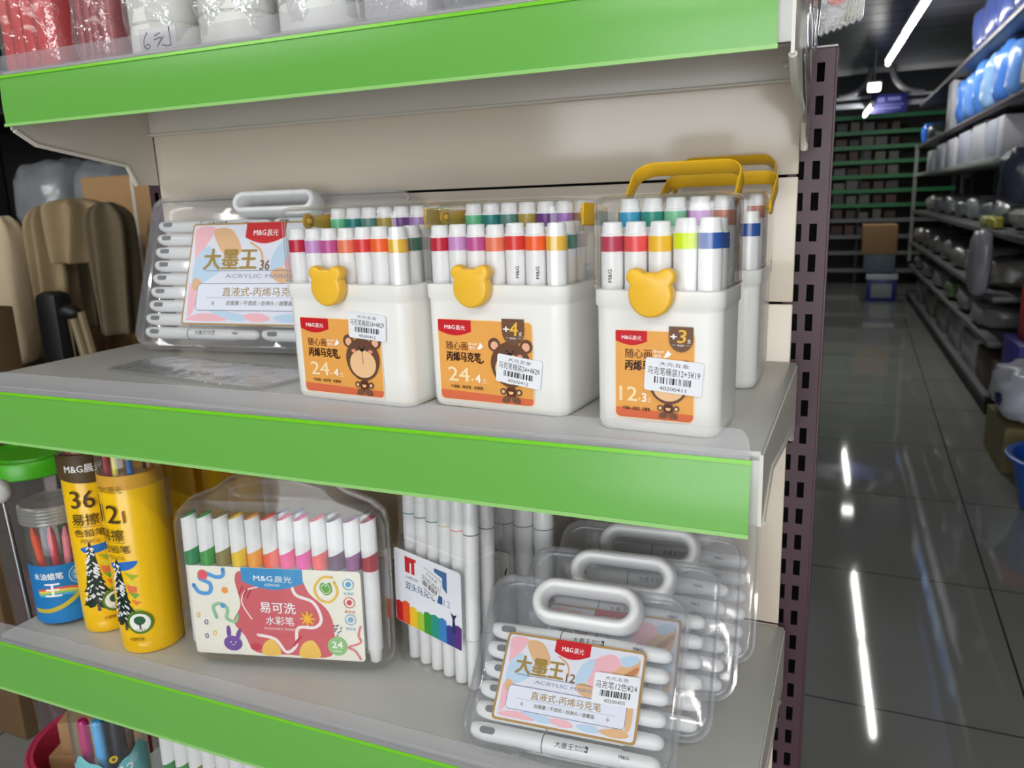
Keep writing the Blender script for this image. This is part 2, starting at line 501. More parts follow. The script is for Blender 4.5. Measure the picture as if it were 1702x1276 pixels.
for z0, z1 in ((0.1988, 0.4575), (0.0649, 0.1972), (-0.3178, 0.0633), (-0.56, -0.3194), (-0.80, -0.5616), (-1.06, -0.8016)):
    bm = bmesh.new(); add_box(bm, (SW/2 - 0.0037, PY + 0.002, (z0+z1)/2), (0.8885, 0.004, z1-z0-0.0008), bev=0.0016, seg=2)
    link('back_panel', bm, M_panel, frame)
bm = bmesh.new(); add_box(bm, (0.445, 0.39, -0.32), (0.86, 0.004, 1.56)); link('inner_panel', bm, M_dark, frame)

def profile_x(bm, prof, x0, x1, mi=0):
    """extrude a closed y,z outline along x"""
    add_loft(bm, [[Vector((x0, y, z)) for y, z in prof], [Vector((x1, y, z)) for y, z in prof]], mi=mi)

def shelf(name, label, yf, z, zt, zb, x1strip, lip, bracket, depth_y=0.337, strip_label=None):
    s = thing(name, label, 'shelf', (0, 0, 0))
    bm = bmesh.new()
    yb = yf + 0.004
    # folded sheet steel tray: top, front fascia, rear flange
    add_box(bm, (SW/2, (yb+depth_y)/2, z - 0.0045), (SW, depth_y - yb, 0.009), bev=0.0018)
    add_box(bm, (SW/2, yb + 0.0035, (z-0.003+zb+0.006)/2), (SW - 0.001, 0.007, (z-0.003)-(zb+0.006)), bev=0.0012)
    add_box(bm, (SW/2, yb + 0.012, zb + 0.0075), (SW - 0.004, 0.022, 0.003), bev=0.0008)
    link('shelf_board', bm, M_board, s)
    bm = bmesh.new(); add_box(bm, (SW/2 - 0.004, depth_y - 0.004, z - 0.035), (0.884, 0.003, 0.055), bev=0.001)
    add_box(bm, (SW/2 - 0.004, depth_y - 0.007, z - 0.0605), (0.884, 0.008, 0.003), bev=0.001)
    for x in (0.012, 0.872): add_lathe(bm, [(0.0038, 0), (0.0038, 0.0008), (0.003, 0.0018), (0.001, 0.0022)], 12, xf=T(x, depth_y-0.0055, z-0.045) @ RX(PI/2))
    link('rear_flange', bm, M_white, s)
    for xa in (-0.0015, SW - 0.0015):
        bm = bmesh.new()
        o = [(y, zz + z) for y, zz in bracket]
        add_loft(bm, [[Vector((xa, y, q)) for y, q in o], [Vector((xa+0.0028, y, q)) for y, q in o]])
        # pressed rib
        rb = [(y, q - 0.0) for y, q in o]
        add_tube(bm, [(xa + 0.0014, o[i][0], o[i][1]) for i in range(3, len(o)-1)], 0.0035, 8)
        link('bracket', bm, M_white, s)
    # clear price channel and the green strip inside it
    H = zt - zb; y0 = yf
    tilt = 0.0015 if z > 0.2 else 0.007
    bm = bmesh.new()
    n = 8; front = []; back = []
    for i in range(n + 1):
        t = i / n
        bulge = 0.0012 * math.sin(PI * t)
        front.append((y0 - 0.002 - tilt * t - bulge, zt - (H-0.0035) * t)); back.append((y0 - 0.0008 - tilt * t - bulge, zt - (H-0.0035) * t))
    profile_x(bm, front + back[::-1], 0.002, x1strip)
    st = link('price_strip', bm, M_green, s, angle=60)
    st['label'] = 'glossy green price strip along the front'
    bm = bmesh.new()
    profile_x(bm, [(y - 0.0006, q) for y, q in ((front[0][0]-0.0008, front[0][1]+0.001), (front[0][0]-0.0012, front[0][1]-0.0022), (front[0][0]+0.0004, front[0][1]-0.0022), (front[0][0]+0.0004, front[0][1]+0.001))], 0.001, x1strip + 0.0006)
    link('channel_edge', bm, M_greenedge, s)
    bm = bmesh.new()
    fb = front[-1]
    profile_x(bm, [(fb[0]-0.0014, fb[1]+0.0005), (fb[0]-0.0016, fb[1]-0.0028), (fb[0]+0.002, fb[1]-0.0028), (fb[0]+0.002, fb[1]+0.0005)], 0.001, x1strip + 0.0006)
    link('channel_edge', bm, mat('pale_green_edge', (150, 205, 120), rough=0.25), s)
    # clear guard standing above the strip
    bm = bmesh.new(); r = 0.016
    hz = lip
    out = [(0.001, zt + 0.001), (x1strip - 0.001, zt + 0.001)]
    out += [(x1strip - 0.001 - r*0.5 * (1 - math.cos(a)), hz - r + r*math.sin(a)) for a in [PI/2*i/6 for i in range(7)]]
    out += [(0.001 + 0.004*(1 - math.cos(PI/2 - a)), hz - 0.004 + 0.004*math.sin(PI/2 - a)) for a in [PI/2*i/4 for i in range(5)]]
    add_prism(bm, out, y0 - 0.0030, y0 - 0.0018)
    add_box(bm, ((x1strip)/2, y0 - 0.0026, zt + 0.0035), (x1strip - 0.002, 0.0022, 0.004))
    link('clear_guard', bm, M_lip, s)
    return s
BR_MID = [(0.004, -0.003), (0.334, -0.003), (0.336, -0.076), (0.300, -0.076), (0.270, -0.055), (0.200, -0.052), (0.067, -0.034), (0.012, -0.058), (0.004, -0.058)]
BR_TOP = [(0.1217, -0.003), (0.334, -0.003), (0.336, -0.130), (0.298, -0.130), (0.284, -0.103), (0.150, -0.081), (0.126, -0.066), (0.1217, -0.066)]
shelf('display_shelf', 'middle shelf with green front strip carrying the white marker boxes', 0.0, 0.0, -0.0063, -0.0636, 0.8885, 0.0175, BR_MID)
shelf('display_shelf', 'lower shelf with green front strip carrying the yellow pencil tubes', -0.0067, -0.319, -0.3249, -0.3862, 0.8885, -0.297, BR_MID)
shelf('display_shelf', 'top shelf with green front strip holding film-wrapped goods', 0.1177, 0.352, 0.3457, 0.2885, 0.884, 0.368, BR_TOP)
shelf('display_shelf', 'bottom shelf just below the frame under the character tube', -0.03, -0.62, -0.626, -0.684, 0.8885, -0.6, BR_MID)
# ------------------------------------------------------------------ printed pieces shared by several packs
RED, BROWN, CREAM, WHITE = (203, 28, 38), (72, 38, 24), (250, 226, 178), (250, 250, 250)
BLACK = (24, 22, 24)
def maker_tab(a, x, y, w, h, col=RED, sag=0.28):
    """tab hanging from the label's top edge with a bowed lower edge; x,y = upper left"""
    pts = [(x, y), (x, y - h*(1-sag))] + [(x + w*i/12, y - h*(1-sag) - h*sag*math.sin(PI*i/12)) for i in range(1, 12)] + [(x+w, y - h*(1-sag)), (x+w, y)]
    a.poly(pts, col)
    a.text('M&G', x + w*0.20, y - h*0.60, h*0.36, WHITE, w=w*0.31, bold=0.03)
    a.text('晨光', x + w*0.54, y - h*0.62, h*0.34, WHITE, w=w*0.28)

def price_sticker(line, code, w=0.046, h=0.030, seed=1, pos=None, parent=None, rot=0.0):
    a = Art()
    a.poly(rr(0, 0, w, h, 0.0022), (238, 240, 246))
    a.text('大元五金', w*0.5, h*0.80, h*0.13, BLACK, w=w*0.52, align='c')
    a.text(line, w*0.5, h*0.52, h*0.26, BLACK, w=w*0.90, align='c')
    a.barcode(w*0.17, h*0.25, w*0.66, h*0.20, seed=seed)
    a.text(code, w*0.5, h*0.06, h*0.16, BLACK, w=w*0.46, align='c')
    return a.place('price_sticker', parent, xf=T(*pos) @ RY(rot), label='white shop price sticker with barcode')

def bear_label(W, H, count, plus, badge=None, tight=False):
    a = Art(); OR = (236, 168, 84)
    a.poly(rr(-0.0009, -0.0009, W+0.0018, H+0.0018, 0.0046), (248, 224, 190))
    a.poly(rr(0, 0, W, H, 0.0040), OR)
    a.poly([(0.0004, H*0.135), (W - 0.0004, H*0.10)] + [p for p in rr(0, 0, W, H, 0.004) if p[1] < H*0.08][::1], (222, 110, 72)) if False else None
    low = [(0.0, H*0.115)] + [(0.0, 0.004)] + [(0.004 - 0.004*math.cos(PI/2*i/4), 0.004 - 0.004*math.sin(PI/2*i/4)) for i in range(1, 5)]
    low += [(W - 0.004 + 0.004*math.sin(PI/2*i/4), 0.004 - 0.004*math.cos(PI/2*i/4)) for i in range(0, 5)] + [(W, H*0.085)]
    a.poly(low, (224, 112, 74))
    tw = W*(0.41 if tight else 0.365)
    maker_tab(a, 0.0, H, tw, H*0.165 if tight else H*0.195)
    tx = W*(0.13 if tight else 0.085)
    ty = H*(0.70 if tight else 0.635); cs = W*(0.115 if tight else 0.079)
    a.text('随心画', tx, ty, cs*1.12, (96, 46, 22), w=cs*2.95, bold=0.02)
    # little white brush tip mark next to the title
    bx = tx + cs*3.2
    a.text('Brush', bx, ty + cs*0.62, cs*0.42, WHITE, w=cs*1.1, bold=0.03)
    a.text('软头', bx, ty + cs*0.12, cs*0.42, WHITE, w=cs*0.85, bold=0.03)
    a.poly([(bx + cs*1.05, ty + cs*0.1), (bx + cs*1.55, ty + cs*0.95), (bx + cs*1.95, ty + cs*0.55), (bx + cs*1.6, ty + cs*0.2)], WHITE)
    a.text('丙烯马克笔', tx, ty - cs*1.35, cs*1.25, (58, 28, 18), w=cs*4.75, bold=0.065, shear=0.08)
    a.stroke(curve([(tx + cs*4.4, ty - cs*1.42), (tx + cs*4.8, ty - cs*1.5), (tx + cs*5.1, ty - cs*1.25)]), cs*0.16, (58, 28, 18))
    ny = H*(0.195 if tight else 0.235)
    nx = W*(0.055 if tight else 0.095)
    nw = W*(0.23 if tight else 0.235)
    a.text(count, nx, ny, H*(0.24 if tight else 0.255), CREAM, w=nw, bold=0.035)
    a.text('+', nx + nw + W*0.012, ny + H*0.005, H*0.075, CREAM, w=W*0.035, bold=0.03)
    a.text(plus, nx + nw + W*0.065, ny, H*0.145, WHITE, w=W*0.055, bold=0.05)
    a.text('支', nx + nw + W*0.135, ny, H*0.07, CREAM, w=W*0.055, bold=0.02)
    by = H*(0.095 if tight else 0.15)
    a.text('· 不透纸 · 易控笔 · 巨顺滑 ·', W*(0.08 if tight else 0.10), by, H*0.042, (70, 40, 20), w=W*0.39, bold=0.03)
    # a plain cartoon bear standing at the right
    cx, cy, R = (W*0.69, H*0.43, W*0.255) if tight else (W*0.775, H*0.49, W*0.205)
    DK, MID, MUZ = (104, 70, 52), (120, 84, 62), (240, 196, 148)
    for sx in (-0.80, 0.82):
        a.poly(ellipse(cx + sx*R, cy + R*0.86, R*0.31), DK); a.poly(ellipse(cx + sx*R*0.98, cy + R*0.83, R*0.19), (240, 180, 150))
    a.poly(blob([(cx + R*q*math.cos(t), cy + R*1.05*math.sin(t)) for t, q in ((0, 1.0), (0.7, 0.97), (1.57, 0.94), (2.44, 0.97), (3.14, 1.0), (3.9, 0.97), (4.71, 0.92), (5.5, 0.97))], 5), DK)
    a.poly(ellipse(cx, cy - R*0.22, R*0.78, R*0.68), MUZ)
    for sx in (-1, 1):
        a.poly(ellipse(cx + sx*R*0.16, cy + R*0.60, R*0.045, n=10), (30, 20, 16)); a.poly(ellipse(cx + sx*R*0.50, cy + R*0.40, R*0.14, R*0.09, n=14), (232, 150, 128))
    a.poly(blob([(cx - R*0.14, cy + R*0.52), (cx + R*0.14, cy + R*0.52), (cx, cy + R*0.36)], 4), (30, 20, 16))
    a.stroke([(cx, cy + R*0.36), (cx + R*0.03, cy - R*0.20)], R*0.03, (110, 72, 52))
    by0 = cy - R*0.99; R = R*0.80
    a.poly(rr(cx - R*0.30, by0 - R*0.62, R*0.60, R*0.55, R*0.14), (92, 48, 32))
    for sx in (-1, 1):
        a.poly(ellipse(cx + sx*R*0.50, by0 - R*0.32, R*0.20, R*0.19, n=14), DK); a.poly(ellipse(cx + sx*R*0.50, by0 - R*0.33, R*0.10, n=12), (240, 196, 160))
        a.poly(blob([(cx + sx*R*0.08, by0 - R*0.60), (cx + sx*R*0.44, by0 - R*0.60), (cx + sx*R*0.58, by0 - R*0.92), (cx + sx*R*0.12, by0 - R*0.92)], 4), MID)
    a.poly([(cx - R*0.17, by0 - R*0.30), (cx + R*0.17, by0 - R*0.30), (cx + R*0.10, by0 - R*0.46), (cx - R*0.10, by0 - R*0.46)], (246, 206, 140))
    if badge:
        bw = W*(0.30 if tight else 0.228); bxx = W*(0.69 if tight else 0.70); h = bw*(0.98 if tight else 1.0)
        top = H*(1.065 if tight else 1.04)
        pts = [(bxx, top), (bxx, top - h*0.5)] + [(bxx + bw/2 - bw/2*math.cos(PI*i/10), top - h*0.5 - h*0.55*math.sin(PI*i/10)) for i in range(1, 10)] + [(bxx + bw, top - h*0.5), (bxx + bw, top)]
        a.poly(pts, (112, 80, 60))
        a.text('+', bxx + bw*0.07, top - h*0.56, h*0.42, WHITE, w=bw*0.25, bold=0.06)
        a.text(badge, bxx + bw*0.36, top - h*0.66, h*0.78, (240, 186, 66), w=bw*0.36, bold=0.03, shear=0.1)
        a.text('支', bxx + bw*0.75, top - h*0.66, h*0.20, WHITE, w=bw*0.17)
        a.text('赠送装', bxx + bw*0.36, top - h*0.80, h*0.09, WHITE, w=bw*0.28)
        for q in (0.14, 0.72): a.rect(bxx + bw*q, top - h*0.765, bw*0.16, h*0.012, WHITE)
    return a

# ------------------------------------------------------------------ upright markers (body, colour band, cap)
def marker_meshes():
    R = 0.0092
    b = bmesh.new(); add_lathe(b, [(0.0045, 0), (0.006, 0.001), (0.0068, 0.010), (R*0.93, 0.012), (R*0.96, 0.1185)], 22)
    k = bmesh.new(); add_lathe(k, [(R, 0.1185), (R, 0.1300)], 22); 
    c = bmesh.new(); add_lathe(c, [(R*1.01, 0.1300), (R*1.01, 0.1318), (R*0.9, 0.1322), (R*0.86, 0.1375), (R*0.84, 0.1400), (R*0.74, 0.1408)], 10)
    return b, k, c
_mk = {}
def marker(world, rgb, label, group, printed=False, spin=0.0):
    if 'src' not in _mk:
        r = thing('marker_pen', 'x', 'marker'); b, k, c = marker_meshes()
        link('body', b, M_penwhite, r, angle=50); link('colour_band', k, M_penwhite, r, angle=50); link('cap', c, M_penwhite, r, angle=50)
        _mk['src'] = r; o = r
    else:
        o = dup(_mk['src'])
    o.matrix_world = world
    tag(o, label, 'marker', group)
    for ch in o.children:
        if ch.name.startswith('colour_band'):
            if ch.data.users > 1 or True:
                key = ('band', rgb)
                if key not in _mk:
                    me = ch.data.copy(); me.materials.clear(); me.materials.append(plastic(rgb, 0.3)); _mk[key] = me
                ch.data = _mk[key]
    if printed:
        a = Art(); a.text('M&G', 0, -0.0018, 0.0042, BLACK, w=0.010, bold=0.02, rot=0)
        a.xform(RZ(PI/2)); a.xform(T(0.0016, 0.095, 0))
        a.wrap('print', o, 0.0090, 0.0, 0.0, xf=RZ(spin))
    return o

# ------------------------------------------------------------------ white marker boxes with a clear lid, bear clasp and yellow handle
def marker_box(x, y, yaw, w, d, label, kind, theta, arm, clasp=True, hw_add=-0.0004, piv=0.42, hz=0.169, clx=0.0, hx=0.0):
    t = thing('marker_box', label, 'marker box', (x, y, 0.0003), (0, 0, yaw), 'white marker boxes with clear lids')
    cy = d/2; r = 0.013
    body = bmesh.new()
    def L(ww, dd, z, rad=r): return [p + Vector((0, cy, 0)) for p in rloop(ww, dd, rad, z, 6)]
    wi = 0.0028
    loops = [L(w-0.012, d-0.012, 0, r-0.003), L(w-0.007, d-0.007, 0.0016), L(w-0.0042, d-0.0042, 0.007), L(w-0.0034, d-0.0034, 0.095), L(w-0.0030, d-0.0030, 0.0985),
             L(w-0.0006, d-0.0006, 0.1003), L(w-0.0004, d-0.0004, 0.1118), L(w-0.0034, d-0.0034, 0.1128), L(w-0.0056, d-0.0056, 0.1120), L(w-0.0066, d-0.0066, 0.004)]
    add_loft(body, loops, True, True)
    link('body', body, M_boxwhite, t, angle=50)
    lid = bmesh.new(); zt = 0.1832; z0 = 0.1136
    out = [L(w, d, z0), L(w, d, zt-0.008)] + [L(w-2*0.008*(1-math.cos(a)), d-2*0.008*(1-math.cos(a)), zt-0.008+0.008*math.sin(a), r-0.002) for a in (0.4, 0.8, 1.2, PI/2)]
    k = 0.0034
    inn = [L(w-k, d-k, z0), L(w-k, d-k, zt-0.008)] + [L(w-k-2*0.007*(1-math.cos(a)), d-k-2*0.007*(1-math.cos(a)), zt-0.0085+0.0068*math.sin(a), r-0.002) for a in (0.4, 0.8, 1.2, PI/2)]
    rim = [L(w+0.0012, d+0.0012, z0-0.0004), L(w+0.0012, d+0.0012, z0+0.0022), ]
    add_loft(lid, inn[::-1] + [L(w-k, d-k, z0-0.0004)] + rim + out, True, True)
    link('lid', lid, M_lid, t, angle=40)
    if clasp:
        cl = bmesh.new(); s = 0.0205
        o = []
        N = 40
        for i in range(N):   # outline as the outer hull of head and two ears
            a = 2*PI*i/N - PI/2; best = 0
            dx, dz = math.cos(a), math.sin(a)
            for ccx, ccz, rx in ((0, -0.0020, 0.0168), (-0.0121, 0.0112, 0.0066), (0.0121, 0.0112, 0.0066)):
                b = dx*ccx + dz*ccz; c = ccx*ccx + ccz*ccz - rx*rx; D = b*b - c
                if D >= 0: best = max(best, b + math.sqrt(D))
            o.append((dx*best, dz*best))
        add_prism(cl, o, -0.0135, -0.0012, bev=0.0022)
        zc = 0.1125
        cx = clx
        link('bear_clasp', cl, M_yellow, t, angle=50, xf=T(cx, 0, zc))
    # strap handle pivoting on both sides of the lid
    h = bmesh.new(); hw = w/2 + hw_add; rad = 0.016
    path = [(-hw, 0)] + [(-hw, arm*0.5)] + [(-hw + rad - rad*math.cos(a), arm - rad + rad*math.sin(a)) for a in [PI/2*i/6 for i in range(7)]]
    path += [(hw - rad + rad*math.sin(a), arm - rad + rad*math.cos(a)) for a in [PI/2*i/6 for i in range(7)]] + [(hw, arm*0.5), (hw, 0)]
    sw, st = 0.0072, 0.0012
    loops = []
    for i, (px, pz) in enumerate(path):
        a = Vector(path[max(i-1, 0)]); b = Vector(path[min(i+1, len(path)-1)]); tt = (b-a).normalized(); nn = Vector((-tt.y, tt.x))
        f = 0.75 if i in (0, len(path)-1) else 1.0
        loops.append([Vector((px + nn.x*q, v*f, pz + nn.y*q)) for v, q in ((-sw, -st*0.5), (-sw, st*0.5), (-sw*0.85, st), (sw*0.85, st), (sw, st*0.5), (sw, -st*0.5), (sw*0.85, -st), (-sw*0.85, -st))])
    add_loft(h, loops)
    for sx in (-1, 1):
        add_lathe(h, [(0.0070, -0.0012), (0.0076, -0.0006), (0.0076, 0.0008), (0.0070, 0.0013)], 20, xf=T(sx*hw, 0, 0) @ RY(PI/2*sx))
        add_lathe(h, [(0.0022, -0.0035), (0.0028, -0.003), (0.0028, 0.0)], 12, xf=T(sx*hw, 0, 0) @ RY(PI/2*sx))
    if theta > 1.5: add_box(h, (hw + 0.0008, 0, 0.016), (0.0020, 0.0185, 0.046), bev=0.0008)
    link('handle', h, M_yellowh, t, angle=45, xf=T(hx, d*piv, hz) @ RX(-theta))
    return t

M_lid = clear('clear_lid_plastic', milk=0.008, rough=0.02, f0=0.026, edge=0.8, power=3.0)
COLS_A = [((200, 8, 52), 'crimson'), ((208, 150, 210), 'lilac'), ((200, 84, 152), 'rose pink'), ((244, 128, 92), 'salmon'), ((228, 52, 46), 'red'), ((254, 100, 36), 'orange'), ((238, 188, 58), 'gold')]
COLS_B = [((108, 206, 150), 'mint'), ((0, 132, 128), 'teal'), ((92, 140, 130), 'grey green'), ((182, 158, 72), 'olive gold'), ((106, 48, 136), 'purple'), ((164, 116, 196), 'lavender'), ((168, 116, 96), 'brown')]
ORD = ['leftmost', 'second from left', 'third from left', 'fourth from left', 'fifth from left', 'sixth from left', 'rightmost']
def fill24(t, which, grp, prints=(), w=0.1365):
    mw = t.matrix_basis if t.parent is None else t.matrix_world
    mw = Matrix.LocRotScale(t.location, t.rotation_euler, None)
    for i, (c, n) in enumerate(COLS_A):
        x = -w/2 + (i + 0.5) * w/7 + random.uniform(-0.0002, 0.0002)
        marker(mw @ T(x, 0.0142 + random.uniform(-0.0008, 0.0008), 0.0225 + random.uniform(-0.0006, 0.0006)) @ RY(random.uniform(-0.001, 0.001)), c,
               f'{n} banded white marker, front row of the {which} marker box', grp, printed=(i in prints), spin=0.35)
    x = w/2 - 0.5*w/7
    marker(mw @ T(x, 0.0345, 0.0225), (22, 122, 98), f'dark green banded marker behind the gold one in the {which} marker box', grp)
    marker(mw @ T(x, 0.0545, 0.0225), (200, 190, 195), f'pale grey banded marker behind the dark green one in the {which} marker box', grp)
    for i, (c, n) in enumerate(COLS_B):
        x = -w/2 + (i + 0.5) * w/7 + random.uniform(-0.0002, 0.0002)
        if i == 6: x -= 0.001
        marker(mw @ T(x, 0.0755, 0.0398) @ RY(random.uniform(-0.001, 0.001)), c, f'{n} banded white marker, raised back row of the {which} marker box', grp)

bL = marker_box(0.5150, 0.0420, -0.090, 0.1445, 0.105, 'white marker box with clear lid, leftmost of the row, price sticker above the bear', '24', 1.62, 0.062, clx=-0.007)
bC = marker_box(0.6623, 0.0500, -0.09, 0.1415, 0.105, 'white marker box with clear lid and +4 badge, in the middle of the row', '24', 1.62, 0.062, clx=-0.0125)
bR = marker_box(0.8115, 0.0213, -0.075, 0.1030, 0.074, 'narrow white marker box with +3 badge and raised yellow handle, nearest the front right', '12', 0.85, 0.058, hw_add=-0.0055, piv=1.03, hz=0.166, hx=-0.0065, clx=0.0005)
bB = marker_box(0.8190, 0.1900, -0.02, 0.1015, 0.074, 'narrow white marker box standing behind the +3 box', '12', 1.13, 0.064, clasp=True, hw_add=0.003)
bD = marker_box(0.8165, 0.2660, 0.0, 0.1015, 0.066, 'narrow white marker box rearmost against the back panel', '12', 0.66, 0.059, clasp=False)
for t, w, h, args, st in ((bL, 0.0945, 0.0715, ('24', '4'), None), (bC, 0.0945, 0.0725, ('24', '4', '4'), None)):
    bear_label(w, h, *args).place('front_label', t, origin=(-0.0535 - (0.0020 if t is bC else 0), 0.0010, 0.0085), label='orange printed label with a cartoon bear')
bear_label(0.0620, 0.0690, '12', '3', '3', tight=True).place('front_label', bR, origin=(-0.0310, 0.0010, 0.0125), label='orange printed label with a cartoon bear')
price_sticker('马克笔桶装24+4¥29', '40200412', 0.0425, 0.0240, 3, (0.0062, -0.0007, 0.0640), bL, 0.06)
price_sticker('马克笔桶装24+4¥29', '40200412', 0.0435, 0.0250, 3, (0.0030, -0.0007, 0.0290), bC, 0.12)
price_sticker('马克笔桶装12+3¥19', '40200411', 0.0450, 0.0258, 5, (-0.0075, -0.0007, 0.0362), bR, 0.06)
fill24(bL, 'left', 'markers in the left box')
fill24(bC, 'middle', 'markers in the middle box', prints=(4, 5), w=0.1335)
FR = [((192, 62, 88), 'rose red'), ((242, 84, 86), 'coral red'), ((250, 196, 42), 'golden yellow'), ((226, 250, 22), 'neon yellow'), ((24, 80, 166), 'royal blue')]
BK = [((58, 166, 208), 'sky blue'), ((42, 150, 132), 'sea green'), ((134, 210, 164), 'pale mint'), ((186, 112, 198), 'violet'), ((204, 136, 116), 'rosy brown')]
def fill12(t, which, grp, cols_f, cols_b, second=None, prints=()):
    mw = Matrix.LocRotScale(t.location, t.rotation_euler, None); w = 0.0955
    for i, (c, n) in cols_f:
        marker(mw @ T(-w/2 + (i+0.5)*w/5, 0.0150, 0.0225 + (0.002 if i > 2 else 0)) @ RY(random.uniform(-0.002, 0.002)), c, f'{n} banded white marker, front row of the {which} marker box', grp, printed=(i in prints), spin=-0.1)
    if second: marker(mw @ T(w/2 - 0.5*w/5, 0.0345, 0.0235), second[0], f'{second[1]} banded marker, second row of the {which} marker box', grp)
    for i, (c, n) in cols_b:
        marker(mw @ T(-w/2 + (i+0.5)*w/5 , 0.0555, 0.0396), c, f'{n} banded white marker, raised back row of the {which} marker box', grp)
fill12(bR, 'front right', 'markers in the front right box', list(enumerate(FR)), list(enumerate(BK)), ((24, 80, 166), 'dull blue'), prints=(0,))
fill12(bB, 'narrow rear', 'markers in the rear narrow box', [(4, FR[4])], [(4, BK[4])])

# ------------------------------------------------------------------ clear carry cases with horizontal white acrylic markers
def stadium(cx, cz, hw, r, n=10):
    """loop in x,z"""
    return [(cx + (hw - r) + r*math.sin(a), cz + r*math.cos(a)) for a in [PI*i/n for i in range(n+1)]] + [(cx - (hw - r) - r*math.sin(a), cz - r*math.cos(a)) for a in [PI*i/n for i in range(n+1)]]

def case_shell(t, w, h, th, rad, name, y0, y1, m, wall=0.0012, bulge=0.004):
    """one half of a clear clamshell: rounded plate with thickness, hollow inside, open face at y1"""
    bm = bmesh.new()
    def L(ins, y): return [Vector((px, y, pz + h/2)) for px, pz in rrect2(w - 2*ins, h - 2*ins, max(rad - ins, 0.004), 7)]
    s = 1 if y1 > y0 else -1
    d = abs(y1 - y0)
    outer = [L(0, y1), L(0.0004, y0 + s*bulge)] + [L(0.0004 + bulge*(1-math.cos(a))*0.9, y0 + s*bulge*(1-math.sin(a))) for a in (0.4, 0.8, 1.2, PI/2)]
    inner = [L(wall, y1), L(wall + 0.0004, y0 + s*bulge)] + [L(wall + 0.0004 + bulge*(1-math.cos(a))*0.9, y0 + s*(wall + (bulge - wall)*(1-math.sin(a)))) for a in (0.4, 0.8, 1.2, PI/2)]
    fl = [L(-0.0022, y1), L(-0.0022, y1 - s*0.0013), L(0.0, y1 - s*0.0013)]
    loops = inner[::-1] + fl + outer[1:]
    if s < 0: loops = [lp[::-1] for lp in loops]
    add_loft(bm, loops, True, True)
    return link(name, bm, m, t, angle=40)

_pen = {}
def acrylic_pen(world, length, r, label, grp, printed=False):
    """lies along +x: cap at the left with a slit window, line, barrel, rounded nose at the right"""
    key = (round(length, 3), round(r, 4))
    if key not in _pen:
        o = thing('acrylic_marker', 'x', 'marker')
        L = length; A = RY(PI/2)
        c = bmesh.new(); q = L*0.40
        # cap: sloping tail, then a straight sleeve
        loops = []
        for x, k, dz in ((0.0, 0.35, 0.25), (0.0008, 0.62, 0.20), (0.003, 0.80, 0.12), (0.008, 0.93, 0.05), (0.016, 1.0, 0), (q, 1.0, 0)):
            loops.append([Vector((x, r*k*math.cos(2*PI*i/20), r*k*math.sin(2*PI*i/20) + r*dz)) for i in range(20)])
        add_loft(c, loops); link('cap', c, M_penwhite, o, angle=50)
        s = bmesh.new(); sl = stadium(0.0185, 0.0005, 0.0075, 0.0030, 6)
        add_prism(s, sl, -r*1.04, -r*0.6); link('clip_window', s, mat('shadowed_slot', (112, 116, 116), rough=0.5), o, smooth=False)
        g = bmesh.new(); add_lathe(g, [(r*1.005, q), (r*1.005, q + 0.0009)], 20, xf=A); link('line', g, M_penline, o)
        b = bmesh.new(); add_lathe(b, [(r*0.97, q + 0.0009), (r*0.97, L*0.80), (r*0.90, L*0.805)], 20, xf=A); link('barrel', b, M_penwhite, o, angle=50)
        n = bmesh.new(); add_lathe(n, [(r*0.86, L*0.805), (r*0.84, L*0.95), (r*0.74, L*0.975), (r*0.5, L*0.993), (r*0.15, L)], 20, xf=A); link('nose_cover', n, M_penwhite, o, angle=50)
        _pen[key] = o
    else: o = dup(_pen[key])
    o.matrix_world = world
    tag(o, label, 'marker', grp)
    if printed:
        a = Art(); a.text('大墨王', 0.0, -0.0025, 0.0058, (60, 60, 62), w=0.0175, bold=0.02); a.text('直液式', 0.0185, 0.0, 0.0028, (60, 60, 62), w=0.0085); a.text('丙烯马克笔', 0.0185, -0.0026, 0.0020, (60, 60, 62), w=0.0085)
        a.poly(rr(0.0275, -0.0026, 0.0030, 0.0054, 0.0006), (60, 60, 62)); 
        a.text('M&G', 0.058, -0.0016, 0.0040, (60, 60, 62), w=0.009, bold=0.02)
        # bend round the barrel (axis x)
        a.xform(T(length*0.47, 0.0008, 0))
        for v in a.bm.verts:
            ang = v.co.y / r; rad = r*0.985 + v.co.z
            v.co = Vector((v.co.x, -rad*math.cos(ang), rad*math.sin(ang)))
        link('print', a.bm, [ink(c) for c in a.cols], o, smooth=False)
    return o

